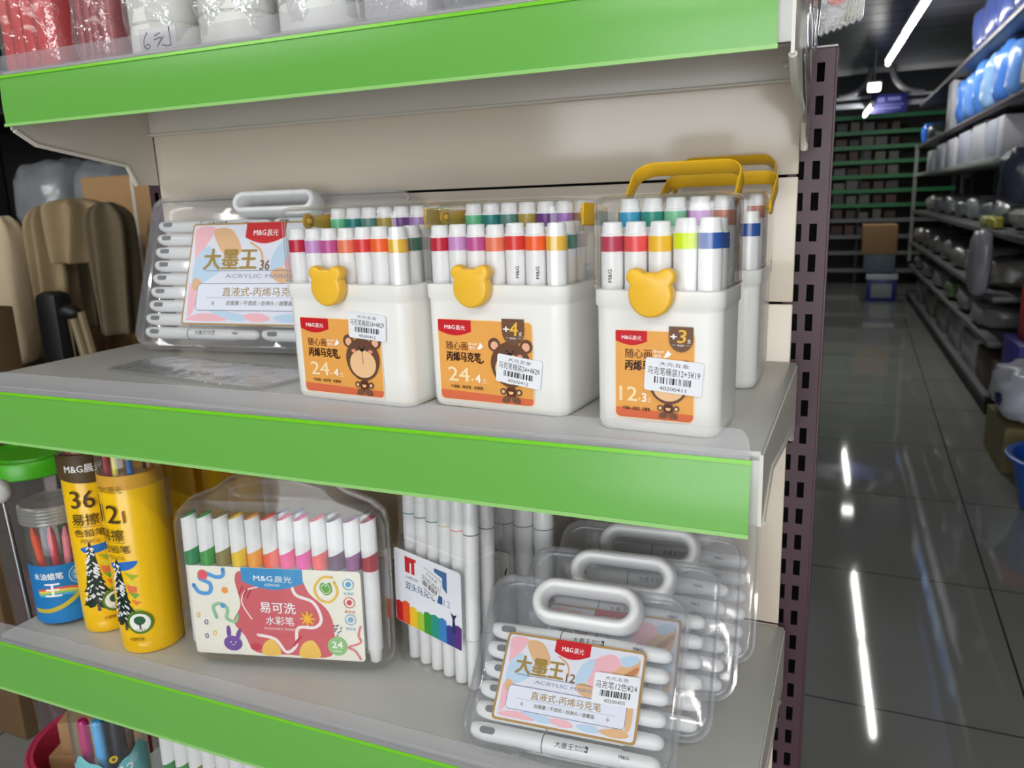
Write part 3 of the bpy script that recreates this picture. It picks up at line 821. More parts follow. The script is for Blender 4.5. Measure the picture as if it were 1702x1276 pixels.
def pastel_card(W, H, count):
    a = Art(); GOLD = (176, 140, 82)
    PINK, BLUE, TAN, PALE = (242, 186, 196), (190, 214, 236), (226, 182, 138), (226, 228, 240)
    a.poly(rr(0, 0, W, H, 0.004), GOLD)
    b = 0.0022
    clip = rr(b, b, W-2*b, H-2*b, 0.003)
    a.poly(clip, PALE)
    # soft marbled colour fields (plain blobs, kept inside the card)
    def f(pts, col): a.poly(blob([(b + 0.0004 + (W-2*b-0.0008)*min(max(u, 0.006), 0.994), b + 0.0004 + (H-2*b-0.0008)*min(max(v, 0.01), 0.99)) for u, v in pts], 5), col)
    f([(0.02, 0.97), (0.15, 0.97), (0.10, 0.80), (0.04, 0.62), (0.02, 0.78)], PINK)
    f([(0.03, 0.62), (0.10, 0.78), (0.17, 0.72), (0.22, 0.55), (0.12, 0.42), (0.04, 0.34)], BLUE)
    f([(0.14, 0.95), (0.26, 0.95), (0.34, 0.74), (0.27, 0.66), (0.19, 0.76)], TAN)
    f([(0.02, 0.40), (0.06, 0.34), (0.07, 0.16), (0.03, 0.06), (0.02, 0.2)], PINK)
    f([(0.05, 0.46), (0.10, 0.40), (0.06, 0.32), (0.03, 0.38)], TAN)
    f([(0.62, 0.80), (0.78, 0.95), (0.86, 0.80), (0.80, 0.62), (0.70, 0.50), (0.62, 0.60)], PINK)
    f([(0.58, 0.78), (0.66, 0.86), (0.64, 0.64), (0.58, 0.50), (0.54, 0.60)], BLUE)
    f([(0.80, 0.74), (0.97, 0.95), (0.97, 0.70), (0.90, 0.55), (0.76, 0.56)], TAN)
    f([(0.84, 0.92), (0.95, 0.97), (0.97, 0.90), (0.88, 0.82)], BLUE)
    f([(0.84, 0.66), (0.96, 0.84), (0.97, 0.78), (0.86, 0.60)], (196, 136, 96))
    f([(0.55, 0.50), (0.62, 0.56), (0.72, 0.46), (0.62, 0.40)], TAN)
    f([(0.02, 0.03), (0.10, 0.09), (0.22, 0.09), (0.30, 0.03), (0.16, 0.015)], PINK)
    f([(0.18, 0.12), (0.32, 0.11), (0.46, 0.06), (0.36, 0.02), (0.26, 0.06)], BLUE)
    f([(0.40, 0.08), (0.52, 0.10), (0.58, 0.04), (0.48, 0.015)], PINK)
    f([(0.60, 0.07), (0.72, 0.10), (0.76, 0.03), (0.66, 0.015)], BLUE)
    f([(0.76, 0.06), (0.90, 0.12), (0.97, 0.06), (0.92, 0.015), (0.82, 0.015)], TAN)
    f([(0.93, 0.34), (0.97, 0.40), (0.975, 0.16), (0.94, 0.10)], TAN)
    f([(0.92, 0.44), (0.97, 0.52), (0.97, 0.40), (0.93, 0.36)], BLUE)
    maker_tab(a, W*0.36, H - 0.0006, W*0.255, H*0.205, RED, 0.3)
    G2 = (164, 134, 66)
    a.text('大墨王', W*0.105, H*0.555, H*0.225, G2, w=W*0.345, bold=0.065)
    a.stroke(curve([(W*0.40, H*0.80), (W*0.47, H*0.72), (W*0.49, H*0.60)]), H*0.018, (226, 176, 120))
    a.text(count, W*0.475, H*0.535, H*0.135, (120, 92, 66), w=W*0.062, bold=0.03)
    a.rect(W*0.12, H*0.525, W*0.76, H*0.006, (120, 126, 150))
    a.text('ACRYLIC MARKER', W*0.5, H*0.455, H*0.055, (150, 155, 185), w=W*0.48, align='c')
    box = [(W*0.10, H*0.40), (W*0.085, H*0.37), (W*0.085, H*0.17), (W*0.10, H*0.14), (W*0.90, H*0.14), (W*0.915, H*0.17), (W*0.915, H*0.37), (W*0.90, H*0.40)]
    a.poly(box, (228, 232, 246))
    a.stroke(box, H*0.006, (110, 116, 140), closed=True)
    a.text('直液式-丙烯马克笔', W*0.5, H*0.285, H*0.095, G2, w=W*0.49, align='c', bold=0.02)
    a.rect(W*0.15, H*0.262, W*0.70, H*0.003, (150, 155, 175))
    a.text('自循墨 / 不透纸 / 自弹头 / 速覆盖', W*0.5, H*0.195, H*0.048, (110, 100, 80), w=W*0.42, align='c', bold=0.02)
    for u in (0.20, 0.80): a.poly([(W*u - H*0.02, H*0.21), (W*u, H*0.235), (W*u + H*0.02, H*0.21), (W*u, H*0.185)], (180, 176, 190))
    return a

def carry_case(loc, yaw, tilt, w, h, th, label, grp, ring, rows, pen_len, pen_r, card, printed=(), cols=1, rad=0.022, which='', only_rows=None):
    t = thing('carry_case', label, 'marker case', loc, (0, 0, 0), grp)
    t.rotation_euler = (RZ(yaw) @ RX(-tilt)).to_euler()
    case_shell(t, w, h, th, rad, 'front_shell', 0.0, th*0.55, M_case)
    case_shell(t, w, h, th, rad, 'back_shell', th, th*0.56, M_case)
    rb = bmesh.new(); cx, cz, hw, hh, rr_ = ring
    pth = stadium(cx, cz, hw - rr_, hh - rr_, 10)
    add_sweep(rb, [(x, th*0.5, z) for x, z in pth], [(rr_*math.cos(a)*1.0, (th*0.5 + 0.0025)*math.sin(a)*1.0) for a in [2*PI*i/14 for i in range(14)]], up=(0, 1, 0), closed=True)
    link('handle_ring', rb, M_penwhite, t, angle=60)
    if card:
        W, H, x, z, cnt = card
        pastel_card(W, H, cnt).place('card', t, origin=(x, -0.0002, z), label='pastel printed card with gold border')
    clip = bmesh.new()
    for x in (-w*0.22, w*0.25): add_box(clip, (x, th*0.5, 0.0008), (0.016, th*0.75, 0.0062), bev=0.002)
    link('latch', clip, M_case, t)
    mw = Matrix.LocRotScale(t.location, t.rotation_euler, None)
    n = len(rows)
    for c in range(cols):
        for i, z in enumerate(rows):
            if only_rows and i not in only_rows: continue
            x0 = -w/2 + (w - cols*pen_len)/(2 if cols == 1 else 3) + c*(pen_len + 0.005) - (0.001 if cols == 1 else 0)
            name = ['lowest', 'second lowest', 'third from the bottom', 'fourth from the bottom', 'fifth from the bottom', 'sixth from the bottom', 'seventh from the bottom', 'eighth from the bottom', 'ninth from the bottom'][i] if i < n-1 else 'topmost'
            if n == 1: name = 'only'
            nm = f'white acrylic marker, {name} in the {which}' + ('' if cols == 1 else (', left column' if c == 0 else ', right column'))
            acrylic_pen(mw @ T(x0 + random.uniform(-0.0015, 0.0015), th*0.45, z), pen_len, pen_r, nm, f'acrylic markers in the {which}', printed=(i in printed))
    return t
ROWS = [0.0140 + 0.0187*k for k in range(6)]
RING = (0.0, 0.1437, 0.0560, 0.0238, 0.0074)
CG = 'clear cases of white acrylic markers on the lower shelf'
def dmw(i, x, y, tilt, label, card, printed, which, rows=ROWS):
    th = 0.026
    return carry_case((x, y, -0.3188 + th*math.sin(tilt)), 0.0619, tilt, 0.1960, 0.1640, th, label, CG, RING, rows, 0.177, 0.0083, card, printed, which=which)
c1 = dmw(1, 0.7326, 0.0010, 0.79, 'clear marker case with white ring handle and price sticker, frontmost of the leaning stack', (0.1345, 0.0805, -0.0690, 0.0248, '12'), (0, 5), 'frontmost leaning case')
price_sticker('马克笔12色¥24', '40200405', 0.0420, 0.0270, 8, (0.0215, -0.0020, 0.0540), c1, -0.02)
dmw(2, 0.7525, 0.0675, 0.66, 'clear marker case with white ring handle, second from the front of the leaning stack', (0.1345, 0.0805, -0.0690, 0.0248, '12'), (5,), 'second leaning case')
dmw(3, 0.7640, 0.1400, 0.59, 'clear marker case with white ring handle, third from the front of the leaning stack', None, (), 'third leaning case')
dmw(4, 0.7732, 0.2140, 0.53, 'clear marker case with white ring handle, rearmost of the leaning stack by the back panel', None, (), 'rearmost leaning case')
carry_case((0.2560, 0.2120, 0.0120), 0.08, 0.36, 0.388, 0.205, 0.032, 'large clear marker case leaning at the left rear of the middle shelf', None, (0.0, 0.194, 0.0635, 0.0165, 0.0058),
           [0.0195 + 0.0184*k for k in range(9)], 0.180, 0.0080, (0.236, 0.136, -0.118, 0.029, '36'), (0, 8), cols=2, rad=0.02, which='large left case')

# ------------------------------------------------------------------ washable marker case
def ribbed_marker_mesh():
    r = 0.0088
    def ring(rad, zf, n=36, rib=0.0): return [Vector((rad*(1 + (rib if i % 2 else 0))*math.cos(2*PI*i/n), rad*(1 + (rib if i % 2 else 0))*math.sin(2*PI*i/n), zf(math.cos(2*PI*i/n)))) for i in range(n)]
    b = bmesh.new(); add_loft(b, [ring(0.0035, lambda c: 0.0), ring(0.0062, lambda c: 0.002), ring(0.0070, lambda c: 0.014), ring(r*0.97, lambda c: 0.016), ring(r*0.97, lambda c: 0.108)])
    k = bmesh.new(); add_loft(k, [ring(r, lambda c: 0.108), ring(r, lambda c: 0.1255 + 0.0035*c)])
    c = bmesh.new(); add_loft(c, [ring(r*1.0, lambda c: 0.1256 + 0.0035*c), ring(r*0.985, lambda c: 0.1258 + 0.0035*c, rib=0.03), ring(r*0.95, lambda c: 0.1640 + 0.003*c, rib=0.03)])
    p = bmesh.new(); add_loft(p, [ring(r*0.95, lambda c: 0.1641 + 0.003*c), ring(r*0.80, lambda c: 0.1655 + 0.004*c), ring(r*0.3, lambda c: 0.1662 + 0.001*c)])
    return b, k, c, p
WC = [((14, 142, 78), 'deep green'), ((62, 164, 62), 'grass green'), ((142, 132, 74), 'olive'), ((248, 208, 36), 'yellow'), ((252, 172, 62), 'amber'), ((255, 108, 80), 'coral'), ((248, 50, 144), 'hot pink'),
      ((240, 52, 168), 'magenta'), ((255, 82, 88), 'coral red'), ((94, 44, 96), 'dark plum'), ((142, 40, 134), 'purple'), ((184, 38, 60), 'maroon red')]
wt = thing('carry_case', 'clear carry case of washable markers with a colourful doodle card on the lower shelf', 'marker case', (0.3905, 0.0568, -0.3155), (0, 0, 0))
wt.rotation_euler = (RZ(0.25) @ RX(-0.04)).to_euler()
ww, wh, wth = 0.240, 0.189, 0.0385
def arch_outline(ins, top=0.0):
    w2 = ww/2 - ins
    pts = [(-w2, 0.02 + ins*0.2), (-w2 + 0.006, 0.006 + ins), (-w2 + 0.02, ins), (w2 - 0.02, ins), (w2 - 0.006, 0.006 + ins), (w2, 0.02 + ins*0.2)]
    pts += [(w2, 0.165), (w2 - 0.004, 0.178 - ins*0.6), (w2 - 0.018, 0.189 - ins), (w2 - 0.045, 0.199 - ins), (0.055, 0.213 - ins), (0.03, 0.2205 - ins), (0.0, 0.2225 - ins), (-0.03, 0.2205 - ins), (-0.055, 0.213 - ins), (-w2 + 0.045, 0.199 - ins), (-w2 + 0.018, 0.189 - ins), (-w2 + 0.004, 0.178 - ins*0.6), (-w2, 0.165)]
    return pts
for nm, ya, yb in (('front_shell', 0.0, wth*0.52), ('back_shell', wth, wth*0.53)):
    bm = bmesh.new(); s = 1 if yb > ya else -1
    def LP(i, y): return [Vector((x, y, z)) for x, z in arch_outline(i)]
    loops = [LP(0.0052, ya + s*0.0014), LP(0.0016, ya + s*0.005), LP(0.0014, yb), LP(-0.002, yb), LP(-0.002, yb - s*0.0014), LP(0.0, yb - s*0.0014), LP(0.0003, ya + s*0.005), LP(0.002, ya + s*0.0012), LP(0.0045, ya)]
    if s < 0: loops = [l[::-1] for l in loops]
    add_loft(bm, loops, True, True)
    link(nm, bm, M_caseclear, wt, angle=50)
bm = bmesh.new()
add_tube(bm, [(x, wth*0.5, z) for x, z in ([(-0.046 + 0.009*math.cos(a), 0.1975 + 0.006*math.sin(a)) for a in [PI*0.5 + PI*i/6 for i in range(7)]] + [(0.044 + 0.009*math.cos(a), 0.1975 + 0.006*math.sin(a)) for a in [-PI*0.5 + PI*i/6 for i in range(7)]] + [(0.02, 0.2090), (-0.02, 0.2090)])], 0.0028, 8, closed=True)
link('handle_opening', bm, M_caseclear, wt, angle=60)
bm = bmesh.new(); add_box(bm, (0.0, 0.018, 0.1805), (0.222, 0.030, 0.0010)); link('divider', bm, M_caseclear, wt)
def wash_card(W, H):
    a = Art(); a.poly(rr(0, 0, W, H, 0.004), (246, 243, 228))
    S = lambda pts: [(u*W, v*H) for u, v in pts]
    B = lambda pts, n=5: blob(S(pts), n)
    Cc = lambda pts, n=6: curve(S(pts), n)
    RB = (214, 96, 104)
    a.poly(B([(0.27, 0.88), (0.34, 0.97), (0.62, 0.97), (0.70, 0.74), (0.80, 0.56), (0.83, 0.34), (0.80, 0.04), (0.56, 0.03), (0.36, 0.04), (0.30, 0.22), (0.24, 0.38), (0.29, 0.58)]), RB)
    a.stroke(Cc([(0.46, 0.90), (0.42, 0.80), (0.33, 0.74), (0.30, 0.60), (0.35, 0.42)]), W*0.008, (250, 230, 225))
    a.stroke(Cc([(0.60, 0.88), (0.62, 0.72), (0.72, 0.64), (0.76, 0.46), (0.72, 0.36), (0.62, 0.34), (0.60, 0.14), (0.54, 0.06), (0.48, 0.20), (0.38, 0.24)]), W*0.018, (252, 240, 238))
    for q in ((0.30, 0.74), (0.325, 0.715), (0.345, 0.70)): a.stroke(S([(q[0]-0.012, q[1]-0.04), (q[0]+0.012, q[1]+0.04)]), W*0.010, (190, 40, 62))
    for q in ((0.60, 0.20), (0.615, 0.24)): a.stroke(S([(q[0]-0.014, q[1]-0.06), (q[0]+0.016, q[1]+0.0)]), W*0.014, (206, 50, 74))
    a.poly(B([(0.40, 0.02), (0.41, 0.14), (0.46, 0.20), (0.50, 0.12), (0.50, 0.02)]), (248, 200, 90)); a.poly(B([(0.62, 0.02), (0.64, 0.16), (0.70, 0.21), (0.74, 0.10), (0.73, 0.015)]), (248, 200, 90))
    a.poly(ellipse(W*0.36, H*0.10, W*0.034, H*0.045), (206, 56, 78))
    maker_tab(a, W*0.31, H - 0.0003, W*0.36, H*0.235, (48, 148, 206), 0.35)
    a.text('AGP90146U', W*0.49, H*0.80, H*0.045, WHITE, w=W*0.09, align='c')
    a.text('易可洗', W*0.405, H*0.51, H*0.135, WHITE, w=W*0.21, bold=0.03); a.text('水彩笔', W*0.435, H*0.375, H*0.105, WHITE, w=W*0.165, bold=0.02)
    a.text('WASHABLE MARKERS', W*0.42, H*0.31, H*0.040, (252, 225, 222), w=W*0.215)
    for k in range(4): a.stroke([(W*0.68 - W*0.038*math.cos(k*PI/4), H*0.455 - W*0.038*math.sin(k*PI/4)), (W*0.68 + W*0.038*math.cos(k*PI/4), H*0.455 + W*0.038*math.sin(k*PI/4))], W*0.013, (250, 186, 60))
    a.stroke(Cc([(0.02, 0.78), (0.05, 0.70), (0.11, 0.70), (0.12, 0.80), (0.06, 0.86), (0.09, 0.92), (0.16, 0.88), (0.20, 0.90), (0.205, 0.97)]), W*0.022, (92, 158, 222))
    a.poly(ellipse(W*0.08, H*0.90, W*0.030), (226, 96, 104)); a.poly(ellipse(W*0.205, H*0.735, W*0.019), (244, 160, 80))
    a.stroke(Cc([(0.14, 0.42), (0.125, 0.54), (0.17, 0.58), (0.21, 0.52), (0.20, 0.42), (0.25, 0.38), (0.27, 0.46)]), W*0.018, (150, 196, 156)); a.poly(ellipse(W*0.185, H*0.56, W*0.015), (88, 158, 220))
    # plain purple rabbit head
    PU = (118, 84, 158)
    a.poly(ellipse(W*0.225, H*0.13, W*0.055, H*0.085), PU); a.poly(ellipse(W*0.205, H*0.26, W*0.013, H*0.075), PU); a.poly(ellipse(W*0.262, H*0.235, W*0.013, H*0.070, a0=-0.35), PU)
    for u in (0.213, 0.243): a.poly(ellipse(W*u, H*0.145, W*0.004, n=10), WHITE)
    a.stroke(S([(0.222, 0.115), (0.234, 0.115)]), W*0.004, WHITE)
    for u, v, c in ((0.075, 0.36, (60, 80, 150)), (0.07, 0.20, (60, 80, 150)), (0.12, 0.24, (246, 200, 90)), (0.03, 0.44, (240, 190, 70))): a.stroke(ellipse(W*u, H*v, W*0.009, H*0.025, n=14), W*0.004, c, closed=True)
    a.stroke(Cc([(0.84, 0.93), (0.78, 0.92), (0.735, 0.80), (0.76, 0.68), (0.82, 0.66), (0.865, 0.76), (0.85, 0.88)]), W*0.013, (238, 196, 92)); a.poly(B([(0.765, 0.80), (0.78, 0.87), (0.80, 0.85), (0.825, 0.87), (0.835, 0.78), (0.80, 0.73)]), (112, 170, 84))
    a.stroke(B([(0.775, 0.80), (0.785, 0.85), (0.80, 0.83), (0.815, 0.85), (0.825, 0.79), (0.80, 0.75)], 4), W*0.003, (240, 245, 230), closed=True)
    for k, (v, c) in enumerate(((0.86, (90, 170, 220)), (0.66, (210, 84, 96)), (0.47, (130, 175, 215)))):
        a.stroke(ellipse(W*0.93, H*v, W*0.030, n=20), W*0.004, c, closed=True); a.poly(ellipse(W*0.93, H*v, W*0.015, n=12), c); a.text('水洗好' if k == 0 else '更安全', W*0.93, H*(v-0.115), H*0.035, c, w=W*0.06, align='c')
    random.seed(4)
    for k in range(10): a.poly(ellipse(W*(0.835 + 0.012*(k % 4) + random.uniform(-.004, .004)), H*(0.40 - 0.035*(k//3) + random.uniform(-.01, .01)), W*0.0045, n=8), (60, 70, 120))
    a.poly(ellipse(W*0.845, H*0.165, W*0.056, H*0.105), (150, 196, 130)); a.text('24', W*0.845, H*0.145, H*0.105, WHITE, w=W*0.062, align='c', bold=0.03); a.text('MARKERS', W*0.845, H*0.10, H*0.028, WHITE, w=W*0.05, align='c')
    a.stroke(Cc([(0.985, 0.40), (0.97, 0.30), (0.98, 0.22), (0.91, 0.16), (0.945, 0.12), (0.975, 0.03)]), W*0.010, (226, 130, 140))
    return a
wash_card(0.1985, 0.1045).place('card', wt, origin=(-0.1050, 0.0006, 0.0122), label='cream printed card with coloured doodles')
mw = Matrix.LocRotScale(wt.location, wt.rotation_euler, None)
src = None
for i, (c, n) in enumerate(WC):
    if src is None:
        src = thing('washable_marker', 'x', 'marker'); b, k, cp, p = ribbed_marker_mesh()
        link('barrel', b, M_penwhite, src, angle=50); link('colour_band', k, plastic(c), src, angle=50); link('ribbed_cap', cp, M_penwhite, src, angle=25); link('cap_end', p, plastic(c), src, angle=40); o = src
    else:
        o = dup(src)
        for ch in o.children:
            if ch.name.startswith(('colour_band', 'cap_end')):
                ch.data = ch.data.copy(); ch.data.materials.clear(); ch.data.materials.append(plastic(c))
    o.matrix_world = mw @ T(-0.1045 + i*0.0188, 0.0103, 0.0082) @ RZ(PI*0.06)
    tag(o, f'{n} white washable marker, front row of the doodle case', 'marker', 'washable markers in the doodle case')
for i, (c, n) in enumerate((((20, 60, 140), 'navy'), ((40, 110, 190), 'blue'), ((20, 110, 100), 'dark teal'), ((60, 30, 60), 'aubergine'))):
    o = dup(src)
    for ch in o.children:
        if ch.name.startswith(('colour_band', 'cap_end')):
            ch.data = ch.data.copy(); ch.data.materials.clear(); ch.data.materials.append(plastic(c))
    o.matrix_world = mw @ T(0.1023 - [0.1128, 0.094, 0.0564, 0.0188][i] + 0.0074, 0.0270, 0.0082)
    tag(o, f'{n} topped washable marker in the rear row of the doodle case', 'marker', 'washable markers in the doodle case')

# ------------------------------------------------------------------ twin-tip marker case
it = thing('marker_case', 'tall clear case of white twin-tip markers with a rainbow card', 'marker case', (0.5490, 0.1023, -0.3168), (0, 0, 0))
it.rotation_euler = (RZ(-0.34) @ RX(-0.03)).to_euler()
def open_box(bm, w, d, z0, z1, wall, rad=0.006, cy=0.0):
    L = lambda ww, dd, z: [p + Vector((0, cy, 0)) for p in rloop(ww, dd, rad, z, 4)]
    add_loft(bm, [L(w - 2*wall, d - 2*wall, z1), L(w - 2*wall, d - 2*wall, z0 + wall), ], False, True)
    add_loft(bm, [L(w, d, z0), L(w, d, z1), L(w - 2*wall, d - 2*wall, z1)], True, False)
bm = bmesh.new(); open_box(bm, 0.117, 0.050, 0.0, 0.148, 0.0012, cy=0.025); link('case_body', bm, M_caseclear, it, angle=40, xf=T(0.0068, 0, 0))
bm = bmesh.new(); open_box(bm, 0.1145, 0.047, 0.0, 0.082, 0.0012, cy=0.0); link('case_cover', bm, M_caseclear, it, angle=40, xf=T(0.0068, 0.025, 0.232) @ RX(PI))
bm = bmesh.new(); add_box(bm, (0.067, 0.034, 0.185), (0.006, 0.024, 0.05), bev=0.002); link('hinge', bm, M_caseclear, it)
a = Art(); W_, H_ = 0.1065, 0.0865
a.poly(rr(0, 0, W_, H_, 0.004), (238, 240, 246))
a.poly([(W_*0.17, H_*0.72), (W_*0.17, H_*0.93), (W_*0.345, H_*0.93), (W_*0.345, H_*0.89), (W_*0.32, H_*0.89), (W_*0.32, H_*0.72), (W_*0.27, H_*0.72), (W_*0.27, H_*0.86), (W_*0.245, H_*0.86), (W_*0.245, H_*0.72)], (206, 40, 44))
a.text('双头马克笔', W_*0.17, H_*0.50, H_*0.115, (54, 92, 148), w=W_*0.45, bold=0.03)
a.text('12', W_*0.75, H_*0.49, H_*0.12, (150, 160, 200), w=W_*0.09)
a.poly(rr(W_*0.655, H_*0.49, W_*0.075, H_*0.105, 0.001), (44, 92, 150))
a.text('人人都是艺术家', W_*0.17, H_*0.645, H_*0.04, (90, 90, 100), w=W_*0.20)
a.poly([(W_*0.62, H_*0.93), (W_*0.80, H_*0.93), (W_*0.80, H_*0.66), (W_*0.735, H_*0.72), (W_*0.735, H_*0.84), (W_*0.62, H_*0.88)], (66, 108, 160))
rb = [(204, 34, 42), (236, 92, 40), (246, 196, 44), (174, 200, 52), (54, 152, 60), (40, 150, 130), (60, 130, 200), (58, 62, 140), (92, 50, 130)]
for i, c in enumerate(rb):
    x0 = W_*i/9; x1 = W_*(i+1)/9; y1 = H_*(0.27 + 0.03*math.sin(i*1.7)) + (H_*0.05 if i == 6 else 0)
    a.poly([(max(x0, 0.0012), 0.0005), (min(x1, W_-0.0012), 0.0005), (min(x1, W_-0.0004), y1), ((x0+x1)/2, y1 + H_*0.02), (max(x0, 0.0004), y1 - H_*0.005)], c)
a.poly(blob([(W_*0.86, H_*0.2), (W_*0.87, H_*0.36), (W_*0.845, H_*0.44), (W_*0.885, H_*0.42), (W_*0.93, H_*0.44), (W_*0.90, H_*0.36), (W_*0.92, H_*0.22)], 4), (40, 48, 96))
a.place('card', it, origin=(-0.0540, -0.0004, 0.0475), label='white card with a rainbow strip')
a = Art(); sw, sh = 0.030, 0.026
a.poly(rr(0, 0, sw, sh, 0.002), (238, 238, 242)); a.text('大元五金', sw/2, sh*0.78, sh*0.15, BLACK, w=sw*0.6, align='c'); a.text('双头笔12色¥12', sw/2, sh*0.50, sh*0.22, BLACK, w=sw*0.9, align='c'); a.barcode(sw*0.1, sh*0.24, sw*0.8, sh*0.22, seed=6); a.text('40200419', sw/2, sh*0.05, sh*0.15, BLACK, w=sw*0.5, align='c')
a.place('price_sticker', it, xf=T(-0.012, -0.0016, 0.100) @ RY(0.30), label='white shop price sticker with barcode')
mw = Matrix.LocRotScale(it.location, it.rotation_euler, None)
IC = [((60, 150, 150), 'teal'), ((90, 96, 108), 'slate'), ((40, 140, 120), 'green'), ((220, 216, 150), 'pale yellow'), ((246, 150, 150), 'pink'), ((110, 110, 116), 'grey')]
src2 = None
def twin(world, c, label, grp, scale=1.0):
    global src2
    if src2 is None:
        src2 = thing('twin_tip_marker', 'x', 'marker'); r = 0.0082
        b = bmesh.new(); add_lathe(b, [(r*0.80, 0), (r*0.86, 0.002), (r*0.9, 0.055)], 20); link('lower_cap', b, M_penwhite, src2)
        b = bmesh.new(); add_lathe(b, [(r*0.97, 0.056), (r*0.97, 0.142), (r, 0.1425), (r, 0.171)], 20); link('barrel', b, M_penwhite, src2)
        b = bmesh.new(); add_lathe(b, [(r*1.01, 0.171), (r*1.01, 0.1722)], 20); link('colour_line', b, M_penline, src2)
        b = bmesh.new(); add_lathe(b, [(r, 0.1722), (r*0.97, 0.211), (r*0.88, 0.2135)], 20); link('upper_cap', b, M_penwhite, src2); o = src2
    else: o = dup(src2)
    for ch in o.children:
        if ch.name.startswith('colour_line'):
            ch.data = ch.data.copy(); ch.data.materials.clear(); ch.data.materials.append(plastic(c))
    o.matrix_world = world; o.scale = (scale, scale, 0.80 if scale > 1 else 1)
    return tag(o, label, 'marker', grp)
for i, (c, n) in enumerate(IC):
    twin(mw @ T(-0.0404 + i*0.0189, 0.0138, 0.0020), c, f'white twin-tip marker with {n} line, front row of the rainbow card case', 'markers in the rainbow card case')
twin(mw @ T(0.0530, 0.0375, 0.0020), (90, 90, 94), 'white twin-tip marker with dark line, right rear of the rainbow card case', 'markers in the rainbow card case')
# thick marker case half hidden behind
bt = thing('marker_case', 'clear case of thick white markers half hidden behind the front ones', 'marker case', (0.6010, 0.2050, -0.3185), (0, 0, -0.05))
bm = bmesh.new(); open_box(bm, 0.108, 0.060, 0.0, 0.168, 0.0012, cy=0.03); link('case_body', bm, M_caseclear, bt, angle=40)
bm = bmesh.new(); open_box(bm, 0.1055, 0.057, 0.0, 0.075, 0.0012, cy=0.0); link('case_cover', bm, M_caseclear, bt, angle=40, xf=T(0.0, 0.03, 0.246) @ RX(PI))
a = Art(); a.poly(rr(0, 0, 0.052, 0.075, 0.003), (232, 230, 224)); a.text('双头马克笔-直液软头', 0.006, 0.064, 0.004, (40, 40, 40), w=0.034); a.poly(blob([(0.046, 0.05), (0.050, 0.058), (0.047, 0.046)], 4), (50, 46, 44))
a.place('card', bt, origin=(-0.052, -0.0004, 0.032), label='plain white card')
mw = Matrix.LocRotScale(bt.location, bt.rotation_euler, None)
for i in range(4):
    twin(mw @ T(-0.0378 + i*0.0252, 0.016, 0.002), (96, 90, 92), ['thick white marker leftmost', 'thick white marker second from left', 'thick white marker third from left', 'thick white marker rightmost'][i] + ' in the half hidden case', 'thick markers in the half hidden case', 1.45)
